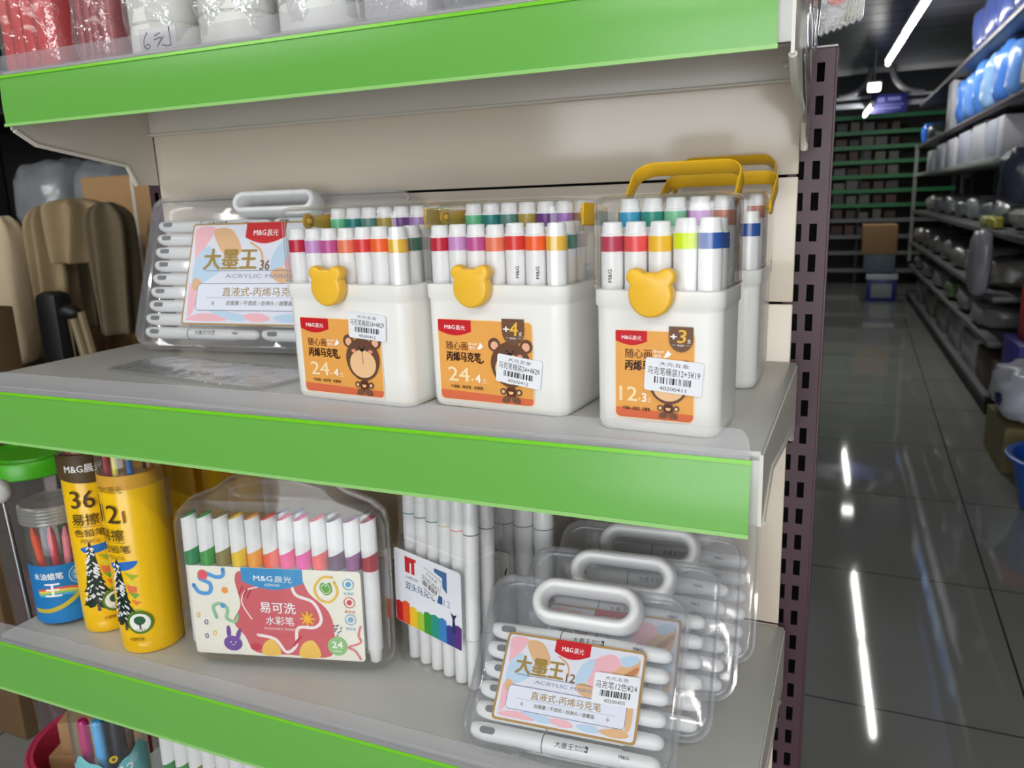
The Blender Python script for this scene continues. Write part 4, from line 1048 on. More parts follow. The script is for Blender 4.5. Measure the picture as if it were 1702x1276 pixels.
# ------------------------------------------------------------------ yellow pencil tubes and the other tubs on the lower shelf
YEL = (252, 200, 24)
def pencil_art(num, band):
    """unrolled print; u=0 is the round tree badge, v is height above the tube's foot"""
    a = Art()
    # sunset and snow-covered fir
    a.poly(blob([(-0.030, 0.112), (-0.012, 0.116), (0.006, 0.117), (0.002, 0.110), (-0.008, 0.106), (-0.024, 0.106)], 4), (36, 110, 196))
    for pts, c in (([(-0.012, 0.104), (0.006, 0.099), (-0.002, 0.094)], (168, 184, 40)), ([(-0.010, 0.096), (0.003, 0.091), (-0.004, 0.086)], (232, 220, 60)), ([(-0.010, 0.089), (0.002, 0.085), (0.001, 0.078), (-0.008, 0.078)], (236, 120, 70)), ([(-0.008, 0.079), (0.004, 0.076), (-0.002, 0.070)], (120, 172, 60)), ([(-0.006, 0.070), (0.005, 0.066), (-0.002, 0.062)], (240, 130, 50))): a.poly(pts, c)
    a.poly(blob([(-0.012, 0.055), (0.001, 0.058), (0.006, 0.052), (-0.004, 0.046), (-0.013, 0.046)], 3), (176, 186, 50))
    rnd = random.Random(11); cx = -0.0185; GN = (26, 46, 34); SN = (244, 246, 248)
    a.poly([(cx, 0.1215), (cx - 0.004, 0.110), (cx - 0.0115, 0.062), (cx - 0.010, 0.045), (cx + 0.006, 0.045), (cx + 0.0095, 0.062), (cx + 0.004, 0.108)], GN)
    a.poly([(cx - 0.0022, 0.030), (cx + 0.0022, 0.030), (cx + 0.0012, 0.048), (cx - 0.0012, 0.048)], (90, 80, 70))
    for k in range(13):
        z = 0.1155 - k*0.0060; w = 0.0030 + 0.00105*k
        for s in (-1, 1):
            q = w*rnd.uniform(0.85, 1.25); dz = rnd.uniform(-0.0015, 0.0015)
            a.poly([(cx - s*0.001, z + dz), (cx + s*q*0.45, z - 0.002 + dz), (cx + s*q*0.8, z - 0.0035 + dz), (cx + s*q*1.08, z - 0.0085 + dz), (cx + s*q*0.72, z - 0.0072 + dz), (cx + s*q*0.55, z - 0.0105 + dz), (cx + s*q*0.2, z - 0.008 + dz)], GN)
    for k in range(64):
        t = rnd.random()**0.8; z = 0.117 - 0.070*t; w = 0.0015 + 0.0112*t
        u = cx + rnd.uniform(-w, w*0.75); s = 1 if u > cx else -1; L = rnd.uniform(0.0016, 0.0042)
        a.poly([(u, z), (u + s*L, z - L*0.75), (u + s*L*0.8, z - L*1.35), (u - s*L*0.15, z - L*0.5)], SN)
    a.poly(ellipse(0.0, 0.0415, 0.0142, 0.0142, 30), (84, 122, 40)); a.poly(ellipse(0, 0.0415, 0.0112, 0.0112, 28), (246, 246, 240))
    a.poly(ellipse(0, 0.0440, 0.0062, 0.0056, 16), (40, 92, 56)); a.rect(-0.0010, 0.0335, 0.0020, 0.008, (50, 70, 50)); a.text('环保标志', 0, 0.0315, 0.0028, (60, 90, 60), w=0.010, align='c')
    a.text('木塑铅笔', -0.006, 0.0190, 0.0042, (130, 70, 20), w=0.0165, align='c', bold=0.02)
    BR2 = (70, 46, 20)
    a.text('PENCIL', -0.016, 0.1195, 0.0068, (150, 110, 30), w=0.021, align='c')
    a.text('色铅笔', -0.016, 0.1285, 0.0100, BR2, w=0.034, align='c', bold=0.01)
    a.rect(-0.034, 0.1400, 0.032, 0.0004, BR2)
    a.text('易擦', -0.0185, 0.1435, 0.0155, BR2, w=0.030, align='c', bold=0.01)
    a.text(num, -0.0180, 0.1640, 0.0310, BR2, w=0.026, align='c', bold=0.005); a.rect(-0.0015, 0.1640, 0.0022, 0.0145, (150, 100, 20))
    if band:
        pts = [(-0.050, 0.2290), (-0.050, 0.2010)] + [(-0.050 + 0.100*i/12, 0.2010 - 0.007*math.sin(PI*i/12)) for i in range(1, 12)] + [(0.050, 0.2010), (0.050, 0.2290)]
        a.poly(pts, (84, 66, 38)); a.text('M&G晨光', -0.012, 0.2085, 0.0115, WHITE, w=0.040, align='c', bold=0.02)
    else:
        a.text('M&G晨光', -0.014, 0.2000, 0.0090, (150, 112, 30), w=0.030, align='c', bold=0.01)
    return a
def pencil_tube(x, y, R, face, num, band, label, uoff, H=0.262, art=True, tips=()):
    t = thing('pencil_tube', label, 'pencil tube', (x, y, -0.3188), (0, 0, face), 'yellow pencil tubes')
    b = bmesh.new(); add_lathe(b, [(R*0.90, 0), (R*0.97, 0.0012), (R*0.985, 0.004), (R*0.985, 0.0135), (R*0.97, 0.0142), (R, 0.0150), (R, H*0.88), (R*0.985, H*0.885), (R*0.985, H*0.93), (R*0.93, H*0.93), (R*0.93, H*0.90)], 44, cap1=True)
    link('barrel', b, mat('yellow_tube_card', YEL, rough=0.22, var=0.01), t, angle=45)
    b = bmesh.new(); add_lathe(b, [(R*1.006, H*0.878), (R*1.006, H*0.948), (R*0.985, H*0.95), (R*0.985, H*0.878)], 44, cap0=False, cap1=False)
    link('inner_ring', b, mat('amber_tube_ring', (226, 170, 62), rough=0.25), t, angle=45)
    b = bmesh.new(); add_lathe(b, [(R*0.985, H*0.95), (R*0.985, H*1.08), (R*0.93, H*1.10), (R*0.90, H*1.10), (R*0.955, H*1.078), (R*0.955, H*0.95)], 40, cap0=False, cap1=False)
    link('clear_cap', b, M_caseclear, t, angle=45)
    if art:
        pencil_art(num, band).wrap('printed_sleeve', t, R*1.0015, uoff, 0.0, step=0.003, label='yellow sleeve printed with snowy fir tree')
    for k, (dx, dy, c, n) in enumerate(tips):
        p = thing('coloured_pencil', f'{n} coloured pencil tip inside the {"36" if band else "12"} pencil tube', 'pencil', (0, 0, 0), (0, 0, 0), 'pencils in the yellow tubes')
        bb = bmesh.new(); add_lathe(bb, [(0.0036, 0), (0.0036, 0.024)], 8); link('shaft', bb, plastic(c, 0.35), p, smooth=False)
        bb = bmesh.new(); add_lathe(bb, [(0.0035, 0.024), (0.0012, 0.034)], 8); link('sharpened_wood', bb, mat('pencil_wood', (222, 180, 130), rough=0.6), p)
        bb = bmesh.new(); add_lathe(bb, [(0.0012, 0.034), (0.0002, 0.0375)], 8); link('lead', bb, plastic(c, 0.35), p)
        p.location = (x + dx*R, y + dy*R, -0.3188 + H*0.9305 - 0.004 + 0.006*k % 0.01)
    return t
pencil_tube(0.1075, 0.0690, 0.0300, 0.92, '36', True, 'yellow pencil tube numbered 36 with a brown band, left of the bigger yellow tube', -0.0075, H=0.235,
            tips=((0.45, -0.55, (200, 60, 40), 'orange red'), (0.1, -0.7, (180, 40, 50), 'dark red'), (-0.3, -0.5, (230, 120, 40), 'orange'), (0.7, 0.1, (240, 220, 60), 'yellow')))
pencil_tube(0.1940, 0.0560, 0.0350, 0.86, '12', False, 'bigger yellow pencil tube with dark pencils showing, nearest the shelf front', 0.0115, H=0.230,
            tips=((0.55, -0.45, (40, 110, 190), 'blue'), (0.15, -0.65, (240, 220, 60), 'yellow'), (-0.35, -0.55, (190, 40, 60), 'crimson'), (0.7, 0.2, (190, 130, 70), 'tan'), (0.3, 0.4, (30, 30, 34), 'black'), (-0.1, 0.1, (40, 40, 60), 'navy')))
tb = pencil_tube(0.1545, 0.1450, 0.0300, 0.9, '12', False, 'yellow pencil tube with a sideways white price sticker, behind the doodle case edge', 0.0, H=0.225, art=False)
a = Art(); a.poly(rr(0, 0, 0.022, 0.052, 0.002), (226, 224, 220))
a.lay += 1; a.text('铅笔24色¥18', 0.013, 0.006, 0.0065, BLACK, w=0.036, rot=PI/2); a.text('大元五金', 0.019, 0.010, 0.0032, BLACK, w=0.018, rot=PI/2)
for k in range(14): a.rect(0.002, 0.010 + k*0.0024, 0.005, 0.0012 if k % 3 else 0.0018, BLACK, up=False)
a.wrap('price_sticker', tb, 0.0306, 0.026, 0.130, step=0.003, label='white price sticker turned sideways')
pencil_tube(0.1440, 0.2150, 0.0265, 0.9, '12', False, 'yellow pencil tube second from the front behind the doodle case handle', 0.0, H=0.215, art=False)
pencil_tube(0.1390, 0.2900, 0.0265, 0.9, '12', False, 'yellow pencil tube rearmost, seen through the doodle case handle', 0.0, H=0.215, art=False)

# crayon tub
tub = thing('crayon_tub', 'clear crayon tub with blue rainbow label and grey screw lid', 'crayon tub', (0.0358, 0.0680, -0.3184), (0, 0, 0.85))
Rt = 0.0375
b = bmesh.new(); add_lathe(b, [(Rt*0.9, 0), (Rt*0.97, 0.0015), (Rt, 0.006), (Rt, 0.128), (Rt*0.93, 0.134), (Rt*0.93, 0.140), (Rt*0.89, 0.140), (Rt*0.89, 0.134), (Rt*0.95, 0.126), (Rt*0.95, 0.004)], 40, cap0=True, cap1=True)
link('jar', b, M_caseclear, tub, angle=45)
b = bmesh.new()
prof = [(Rt*1.02, 0.1325), (Rt*1.06, 0.134)]
for k in range(4): prof += [(Rt*1.06, 0.1355 + k*0.0045), (Rt*1.035, 0.1370 + k*0.0045), (Rt*1.06, 0.1388 + k*0.0045)]
prof += [(Rt*1.04, 0.1545), (Rt*0.98, 0.1560), (Rt*0.90, 0.1555), (Rt*0.88, 0.1548)]
add_lathe(b, prof, 44); link('screw_lid', b, clear('frosted_grey_lid', milk=0.45, milkc=(170, 170, 165), rough=0.12, f0=0.06), tub, angle=40)
a = Art(); a.text('可水洗 易清洁', 0, -0.003, 0.007, (120, 120, 120), w=0.042, align='c')
a.place('lid_print', tub, xf=T(0, 0, 0.1552) @ RX(-PI/2) @ T(0, 0, 0))
a = Art(); a.rect(-0.075, 0, 0.150, 0.077, (28, 122, 190))
a.poly([(-0.075, 0), (0.075, 0), (0.075, 0.024)] + curve([(0.06, 0.024), (0.02, 0.020), (-0.02, 0.018), (-0.075, 0.020)]), (36, 130, 205))
for k, (c) in enumerate(((230, 90, 60), (246, 210, 90), (150, 200, 110), (80, 170, 215))):
    a.stroke(curve([(-0.03, 0.044 - k*0.0026), (0.0, 0.047 - k*0.0028), (0.022, 0.040 - k*0.003), (0.040, 0.022 - k*0.003), (0.05, 0.006 - k*0.003)]), 0.0026, c)
a.stroke(curve([(-0.04, 0.016), (-0.018, 0.0175), (0.004, 0.026), (0.022, 0.040), (0.036, 0.060)]), 0.0055, (206, 186, 60))
a.text('王', -0.0215, 0.0370, 0.0210, WHITE, bold=0.06); a.text('水油蜡笔', -0.034, 0.0595, 0.0095, WHITE, w=0.036, bold=0.04)
a.stroke(ellipse(0.020, 0.0605, 0.0115, n=26), 0.0012, (170, 205, 235), closed=True); a.poly(ellipse(0.020, 0.0605, 0.0092, n=24), (90, 160, 210)); a.text('丝滑', 0.020, 0.0615, 0.0068, WHITE, w=0.012, align='c'); a.text('好画', 0.020, 0.0540, 0.0068, WHITE, w=0.012, align='c')
a.wrap('blue_label', tub, Rt*1.004, 0.0, 0.004, step=0.003, label='blue label with rainbow and white characters')
for k, (c, n, u, dy, tl, ht) in enumerate((((236, 84, 36), 'orange', -0.020, -0.008, 0.16, 0.122), ((206, 30, 60), 'crimson', -0.006, -0.012, 0.03, 0.120), ((236, 130, 150), 'pink', 0.0085, -0.016, -0.06, 0.118), ((150, 20, 50), 'wine red', 0.018, -0.004, -0.18, 0.124), ((30, 90, 60), 'dark green', 0.010, 0.010, 0.05, 0.123), ((40, 50, 110), 'navy blue', -0.012, 0.012, 0.06, 0.122), ((70, 70, 74), 'dark grey', 0.024, 0.008, -0.08, 0.116))):
    p = thing('crayon', f'{n} crayon standing in the blue label tub', 'crayon', (0, 0, 0), (0, 0, 0), 'crayons in the tub')
    b = bmesh.new(); add_lathe(b, [(0.0048, 0), (0.0048, ht - 0.012)], 14); link('wrapper', b, plastic(c, 0.4), p)
    b = bmesh.new(); add_lathe(b, [(0.0044, ht - 0.012), (0.0020, ht - 0.001), (0.001, ht)], 14); link('tip', b, plastic(tuple(int(q*0.9) for q in c), 0.5), p)
    p.matrix_world = Matrix.LocRotScale(tub.location + Vector((0, 0, 0.005)), tub.rotation_euler, None) @ T(u*0.75, dy, 0) @ RY(-tl*0.55)

# ------------------------------------------------------------------ bottom shelf goods just entering the frame
ct = thing('marker_tube', 'clear tube of felt pens with a scalloped turquoise label on the bottom shelf', 'marker tube', (0.1180, 0.0330, -0.6198), (0, 0, 0.80))
b = bmesh.new(); add_lathe(b, [(0.040, 0), (0.042, 0.002), (0.042, 0.205), (0.041, 0.208), (0.040, 0.208), (0.0405, 0.204), (0.0405, 0.003)], 40); link('tube', b, M_caseclear, ct, angle=45)
a = Art(); top = [(-0.060 + 0.12*i/72, 0.148 + 0.003*math.cos(i*0.42) + 0.010*math.cos((i - 18)*0.155)) for i in range(73)]
a.poly([(-0.060, 0), (0.060, 0)] + top[::-1], (128, 200, 206))
a.text('12', 0.012, 0.125, 0.020, WHITE, w=0.016, bold=0.04); a.poly(ellipse(0.006, 0.152, 0.005, n=10), (220, 190, 60)); a.poly(ellipse(0.006, 0.152, 0.0022, n=10), (110, 90, 60))
for u, v, c in ((-0.024, 0.128, (236, 240, 246)), (-0.012, 0.110, (70, 60, 120)), (0.022, 0.100, (236, 120, 140)), (0.03, 0.142, (160, 215, 225))): a.poly(ellipse(u, v, 0.007, 0.006, n=16), c)
a.wrap('scalloped_label', ct, 0.0424, 0.0, 0.004, step=0.003, label='turquoise label with a scalloped top edge')
for k, (u, dy, c, n) in enumerate(((-0.024, -0.016, (190, 30, 110), 'magenta'), (-0.008, -0.024, (66, 164, 226), 'sky blue'), (0.010, -0.022, (54, 52, 62), 'black'), (0.022, -0.012, (96, 72, 56), 'brown'), (0.0, 0.004, (40, 40, 60), 'navy'), (0.016, 0.014, (60, 50, 44), 'dark brown'))):
    p = thing('felt_pen', f'{n} felt pen in the turquoise label tube', 'felt pen', (0, 0, 0), (0, 0, 0), 'felt pens in the tube')
    b = bmesh.new(); add_lathe(b, [(0.0058, 0.0), (0.0062, 0.01), (0.0062, 0.145)], 16); link('barrel', b, plastic(c, 0.3), p)
    b = bmesh.new(); add_lathe(b, [(0.0066, 0.1452), (0.0066, 0.195), (0.005, 0.2)], 16); link('cap', b, plastic(tuple(min(255, int(q*1.06)) for q in c), 0.25), p)
    p.matrix_world = Matrix.LocRotScale(ct.location + Vector((0, 0, 0.0035)), ct.rotation_euler, None) @ T(u, dy, 0)
lc = thing('carry_case', 'clear case of white markers with green bands on the bottom shelf, cut by the frame', 'marker case', (0.3100, 0.0320, -0.6190), (0, 0, 0.14))
b = bmesh.new(); open_box(b, 0.212, 0.034, 0.0, 0.205, 0.0014, rad=0.01, cy=0.017); link('case_body', b, M_caseclear, lc, angle=40)
mw = Matrix.LocRotScale(lc.location, lc.rotation_euler, None)
for i in range(10):
    o = dup(src); c = [(30, 140, 60), (60, 160, 50), (140, 132, 74), (248, 208, 36), (252, 172, 62), (255, 108, 80), (248, 50, 144), (240, 52, 168), (255, 82, 88), (94, 44, 96)][i]; n = ['green', 'light green', 'olive', 'yellow', 'amber', 'coral', 'hot pink', 'magenta', 'coral red', 'plum'][i]
    for ch in o.children:
        if ch.name.startswith('colour_band'): ch.data = ch.data.copy(); ch.data.materials.clear(); ch.data.materials.append(plastic(c))
        if ch.name.startswith('cap_end'): ch.data = ch.data.copy(); ch.data.materials.clear(); ch.data.materials.append(M_penwhite)
    o.matrix_world = mw @ T(-0.090 + i*0.0190, 0.0125, 0.030)
    tag(o, f'white marker with {n} band in the clear case on the bottom shelf', 'marker', 'markers in the bottom shelf case')

# flat clear plastic blister lying on the middle shelf
from mathutils import noise
bl = bmesh.new(); rnd = random.Random(5)
loops = []
for ins, z in ((0.0, 0.0), (0.001, 0.0022), (0.010, 0.0034), (0.018, 0.0062), (0.030, 0.0068)):
    loops.append([Vector((px, py, z + 0.0012*noise.noise(Vector((px*40, py*40, z*9))))) for px, py in rrect2(0.270 - 2*ins, 0.094 - 2*ins, 0.02, 9)])
low = [[Vector((v.x*0.99, v.y*0.985, max(0.0002, v.z - 0.0012))) for v in lp] for lp in loops]
add_loft(bl, low[::-1] + loops, True, True)
bo = link('blister_tray', bl, clear('wrinkled_clear_sheet', milk=0.10, rough=0.08, f0=0.10, edge=0.6, power=3.0, bump=0.35, bscale=50), None, angle=50, xf=RZ(-0.14))
bo.location = (0.265, 0.122, 0.0018); tag(bo, 'empty clear plastic blister lying flat on the middle shelf', 'plastic tray')

# ------------------------------------------------------------------ crinkled film goods
def film_bag(bm, size, seed=0, amp=0.12, p=0.35, n=28, m=18, freq=2.2, c=(0, 0, 0), mi=0):
    """pillow of wrapping film: rounded box with creases, standing on z=0"""
    sx, sy, sz = size
    loops = []
    for i in range(m + 1):
        v = -PI/2 + PI*i/m; row = []
        for k in range(n):
            u = 2*PI*k/n
            f = lambda q: math.copysign(abs(q)**p, q)
            x, y, z = f(math.cos(v))*f(math.cos(u)), f(math.cos(v))*f(math.sin(u)), f(math.sin(v))
            d = 1 + amp*(noise.noise(Vector((x*freq + seed*7.1, y*freq - seed*3.3, z*freq + seed*1.7))) + 0.5*noise.noise(Vector((x*freq*2.7 - seed, y*freq*2.7, z*freq*2.7 + seed))))
            row.append(Vector((c[0] + x*sx/2*d, c[1] + y*sy/2*d, c[2] + sz/2 + z*sz/2*(d if z > 0 else 1))))
        loops.append(row)
    return add_loft(bm, loops, True, True, mi)
RD = [('red', (214, 30, 36)), ('dark red', (168, 24, 40))]
for i, (x, y, w, d, h, c, lab) in enumerate(((0.010, 0.195, 0.115, 0.10, 0.115, (220, 28, 34), 'red plastic pack in crinkled clear film, leftmost on the top shelf'), (0.108, 0.205, 0.066, 0.10, 0.125, (176, 44, 56), 'darker red pack in crinkled clear film beside the white rolls'))):
    t = thing('wrapped_pack', lab, 'pack', (x, y, 0.3525), (0, 0, 0.05*i), 'film wrapped packs on the top shelf')
    b = bmesh.new()
    for k in range(5): add_box(b, ((k - 2)*w*0.17, 0, h*0.46), (w*0.155, d*0.8, h*0.86), bev=0.006, xf=RZ(0.05*(k % 2)))
    link('contents', b, mat(f'red_pack_{i}', c, rough=0.35, var=0.18, vscale=30), t)
    b = bmesh.new(); film_bag(b, (w*0.98, d, h*1.05), seed=i + 1, amp=0.10); link('film', b, M_film, t, angle=180)
for i, (x, y, r, h, lab, cc) in enumerate(((0.195, 0.200, 0.049, 0.13, 'white plastic roll in clear film, left of the three on the top shelf', (232, 232, 226)), (0.300, 0.200, 0.050, 0.13, 'white plastic roll in clear film, middle of the three on the top shelf', (226, 226, 220)), (0.408, 0.205, 0.052, 0.13, 'white plastic roll in clear film, right of the three on the top shelf', (228, 228, 226)))):
    t = thing('wrapped_roll', lab, 'roll', (x, y, 0.3525), (0, 0, 0.4*i), 'film wrapped packs on the top shelf')
    b = bmesh.new(); add_lathe(b, [(r*0.9, 0), (r*0.92, 0.002), (r*0.92, h*0.28), (r*0.87, h*0.29), (r*0.92, h*0.31), (r*0.92, h*0.6), (r*0.88, h*0.61), (r*0.92, h*0.63), (r*0.92, h), (r*0.5, h)], 32)
    link('roll', b, mat(f'white_roll_{i}', cc, rough=0.4, var=0.03), t, angle=40)
    b = bmesh.new(); film_bag(b, (r*1.86, r*1.86, h*1.08), seed=i + 9, amp=0.09, p=0.6); link('film', b, M_film, t, angle=180)
for i, (x, w, h, c, lab) in enumerate(((0.520, 0.09, 0.11, (196, 194, 196), 'pale grey pack right of the rolls on the top shelf'), (0.612, 0.085, 0.11, (66, 76, 92), 'dark slate pack in film on the top shelf'), (0.712, 0.10, 0.11, (222, 186, 196), 'pink pack in film right of the dark slate pack'))):
    t = thing('wrapped_pack', lab, 'pack', (x, 0.20, 0.3525), (0, 0, 0), 'film wrapped packs on the top shelf')
    b = bmesh.new(); add_box(b, (0, 0, h*0.48), (w*0.86, 0.08, h*0.92), bev=0.012); link('contents', b, mat(f'pack_{i}', c, rough=0.4, var=0.06), t)
    b = bmesh.new(); film_bag(b, (w, 0.096, h*1.03), seed=i + 20, amp=0.07); link('film', b, M_film, t, angle=180)
def note(name, label, x, strokes, w, h, col):
    t = thing(name, label, 'price note', (x, 0.1215, 0.3525), (0, 0, 0))
    a = Art(); a.rect(0, 0, w, h, col)
    for s in strokes: a.stroke(curve([(u*w, v*h) for u, v in s], 5), 0.0015, (40, 38, 42))
    b = bmesh.new(); add_box(b, (w/2, 0.0010, h/2), (w, 0.0005, h)); link('paper', b, ink(col), t, smooth=False)
    a.place('handwriting', t, origin=(0, 0.0006, 0))
note('price_note', 'white note handwritten 6元 behind the top shelf guard', 0.2245, [[(0.22, 0.80), (0.13, 0.55), (0.11, 0.22), (0.19, 0.10), (0.27, 0.20), (0.21, 0.30), (0.13, 0.18)], [(0.42, 0.62), (0.56, 0.72)], [(0.40, 0.46), (0.60, 0.52), (0.50, 0.26)], [(0.66, 0.54), (0.46, 0.14)], [(0.60, 0.20), (0.74, 0.12), (0.84, 0.14)], [(0.82, 0.92), (0.84, 0.14)]], 0.052, 0.0225, (214, 212, 214))
note('price_note', 'pinkish note with dark handwritten strokes right of the dark slate pack', 0.6500, [[(0.02, 0.05), (0.30, 0.95)], [(0.45, 0.30), (0.62, 0.80)], [(0.72, 0.85), (0.62, 0.35), (0.80, 0.30), (0.98, 0.45)]], 0.060, 0.0225, (226, 206, 214))
# clear packing tape over the top right corner and a small bag hanging there
t = thing('packing_tape', 'shiny clear packing tape stuck over the right end of the top shelf', 'tape', (0, 0, 0))
M_tape = clear('silvery_packing_tape', milk=0.38, milkc=(225, 222, 220), rough=0.12, f0=0.30, edge=0.95, power=2.0, bump=0.8, bscale=90)
def sheet(bm, quad, th, n=10, amp=0.0015, seed=0.0):
    P = [Vector(q) for q in quad]; nn = (P[1]-P[0]).cross(P[3]-P[0]).normalized()
    fr, bk = [], []
    for i in range(n + 1):
        for k in range(n + 1):
            u, v = i/n, k/n
            q = (P[0]*(1-u) + P[1]*u)*(1-v) + (P[3]*(1-u) + P[2]*u)*v
            q = q + nn*amp*noise.noise(q*45 + Vector((seed, 0, 0)))
            fr.append(bm.verts.new(q)); bk.append(bm.verts.new(q + nn*th))
    g = lambda i, k: i*(n+1) + k
    for i in range(n):
        for k in range(n):
            bm.faces.new((fr[g(i,k)], fr[g(i+1,k)], fr[g(i+1,k+1)], fr[g(i,k+1)])); bm.faces.new((bk[g(i,k)], bk[g(i,k+1)], bk[g(i+1,k+1)], bk[g(i+1,k)]))
    for i in range(n):
        for a_, b_ in (((i,0),(i+1,0)), ((i+1,n),(i,n)), ((0,i+1),(0,i)), ((n,i),(n,i+1))):
            bm.faces.new((fr[g(*b_)], fr[g(*a_)], bk[g(*a_)], bk[g(*b_)]))
b = bmesh.new()
sheet(b, [(0.9000, 0.122, 0.375), (0.9000, 0.200, 0.296), (0.9010, 0.232, 0.305), (0.9020, 0.160, 0.385)], 0.0006)
link('strip', b, M_tape, t, angle=180)
b = bmesh.new(); sheet(b, [(0.9015, 0.185, 0.385), (0.9015, 0.262, 0.300), (0.9020, 0.300, 0.300), (0.9030, 0.235, 0.385)], 0.0006, seed=3)
link('strip', b, M_tape, t, angle=180)
b = bmesh.new(); sheet(b, [(0.8985, 0.200, 0.296), (0.8985, 0.262, 0.232), (0.8990, 0.285, 0.226), (0.8995, 0.262, 0.300)], 0.0006, seed=5)
link('strip', b, M_tape, t, angle=180)
t = thing('hanging_bag', 'small clear bag with a red item and jagged edge hanging at the top right post', 'bag', (0.921, 0.335, 0.322))
b = bmesh.new(); o = [(-0.020, 0.014)] + [(-0.020 + 0.040*i/14, 0.010 + 0.012*(i/14) - (0.0025 if i % 2 else 0)) for i in range(15)] + [(0.024, 0.075), (-0.016, 0.075)]
add_prism(b, o, -0.004, 0.004); link('film', b, clear('dull_bag_film', milk=0.16, milkc=(190, 186, 180), rough=0.15, f0=0.05, bump=0.3, bscale=60), t)
b = bmesh.new(); add_sphere(b, (-0.004, 0, 0.046), 0.0105, 16, 10, sc=(1.0, 0.34, 0.95)); link('red_item', b, plastic((206, 30, 40), 0.3), t)
b = bmesh.new()
for k in range(5): add_tube(b, [(0.002 + k*0.0035, -0.0046, 0.018 + 0.001*k), (0.006 + k*0.0035, -0.0046, 0.044)], 0.0006, 6)
link('seal_ridges', b, mat('pale_ridge', (205, 198, 180), rough=0.35), t)
# ------------------------------------------------------------------ lamps
M_tube = emit('lit_tube', (255, 255, 250), TUBE)
M_fix = mat('white_lamp_housing', (215, 215, 215), rough=0.35)
def tube_lamp(x, y, z, L, ang, label, grp='fluorescent tube lamps', rods=(-0.35, 0.35)):
    t = thing('tube_lamp', label, 'lamp', (x, y, z), (0, 0, ang), grp)
    b = bmesh.new(); add_lathe(b, [(0.004, -L/2 + 0.01), (0.0115, -L/2 + 0.012), (0.0115, L/2 - 0.012), (0.004, L/2 - 0.01)], 14, xf=RY(PI/2)); link('lit_tube', b, M_tube, t)
    b = bmesh.new(); add_box(b, (0, 0, 0.042), (L, 0.045, 0.030), bev=0.006)
    for s in (-1, 1): add_box(b, (s*(L/2 - 0.004), 0, 0.016), (0.012, 0.034, 0.056), bev=0.004)
    link('housing', b, M_fix, t)
    for s in rods:
        b = bmesh.new(); add_tube(b, [(s*L, 0, 0.05), (s*L, 0, CE - z - 0.0008)], 0.0025, 6); link('hanger_rod', b, M_chrome, t)
AZ = PI/2 + 0.06
tube_lamp(1.110, 6.50, 1.18, 1.22, AZ, 'lit fluorescent tube over the aisle, the one seen at the top of the picture')
tube_lamp(1.185, 5.22, 1.18, 1.22, AZ, 'lit fluorescent tube over the aisle, nearer than the one in view')
tube_lamp(0.945, 9.95, 1.05, 1.22, AZ, 'lit fluorescent tube at the far end of the aisle before the beam', rods=(-0.35, -0.05))
for i, (x, y, a) in enumerate(((1.75, -0.95, 0.0), (2.05, -2.0, 0.0), (0.70, -2.1, 0.0), (-1.2, -1.6, 0.0), (-1.55, -0.55, 0.0))):  # unseen extra tubes, added to brighten the shelf fronts and left passage
    tube_lamp(x, y, 1.30, 1.22, a, ['lit fluorescent tube above the photographer on the right', 'lit fluorescent tube further behind on the right', 'lit fluorescent tube further behind in the middle', 'lit fluorescent tube behind the left passage', 'lit fluorescent tube over the left passage'][i])
t = thing('panel_lamp', 'small square lit lamp hanging beyond the tube lamp', 'lamp', (0.990, 8.80, 1.19), (0, 0, 0.06))
b = bmesh.new(); add_box(b, (0, 0, 0), (0.115, 0.115, 0.075), bev=0.012); link('lit_panel', b, emit('lit_panel', (255, 255, 246), 9.0), t)
b = bmesh.new(); add_box(b, (0, 0, 0.045), (0.13, 0.13, 0.02), bev=0.004); add_tube(b, [(0, 0, 0.05), (0, 0, CE - 1.1908)], 0.004, 6); link('housing', b, M_fix, t)

# ------------------------------------------------------------------ right-hand aisle rack
AX, AY, AROT = 1.640, 4.0, 0.0316
AM = T(AX, AY, 0) @ RZ(AROT)
def aw(x, y, z): return AM @ Vector((x, y, z))
rk = thing('aisle_rack', 'long dark storage rack along the right side of the aisle', 'rack', (AX, AY, 0), (0, 0, AROT))
M_rackd = mat('dark_purple_shelf', (66, 56, 66), rough=0.4, var=0.1); M_rackl = mat('pale_green_grey_shelf', (150, 156, 150), rough=0.45, var=0.05); M_rackg = mat('grey_shelf', (96, 98, 98), rough=0.4, var=0.08)
RY0, RY1 = -1.9, 5.9
for z, m, dp, y0 in ((1.085, M_rackd, 0.42, RY0), (0.640, M_rackd, 0.42, RY0), (0.335, M_rackl, 0.42, 0.9), (-0.070, M_rackg, 0.45, RY0), (-0.425, M_rackg, 0.48, 0.55), (-0.680, M_rackg, 0.50, 0.55), (-0.985, M_rackg, 0.52, 0.55)):
    b = bmesh.new(); add_box(b, (0.02 + dp/2, (y0 + RY1)/2, z - 0.016), (dp, RY1 - y0, 0.032), bev=0.003); link('shelf_board', b, m, rk)
b = bmesh.new(); add_box(b, (0.54, (RY0+RY1)/2, 0.15), (0.02, RY1 - RY0, 2.498)); link('back_panel', b, mat('dark_rack_back', (38, 38, 44), rough=0.7), rk)
b = bmesh.new(); add_box(b, (0.05, (0.55+RY1)/2, -1.05), (0.03, RY1 - 0.55, 0.099)); link('kick_plate', b, mat('black_kick_plate', (24, 24, 26), rough=0.5), rk)
for y in (RY0, -0.35, 0.9, 2.4, 3.9, 5.2, RY1):
    b = bmesh.new(); add_box(b, (0.515, y, 0.15), (0.03, 0.04, 2.498)); link('post', b, M_rackd if y < 5.5 else M_rackl, rk)
b = bmesh.new(); add_box(b, (0.03, RY1, 0.0), (0.035, 0.03, 1.30)); link('post', b, M_rackl, rk)
rnd = random.Random(21)
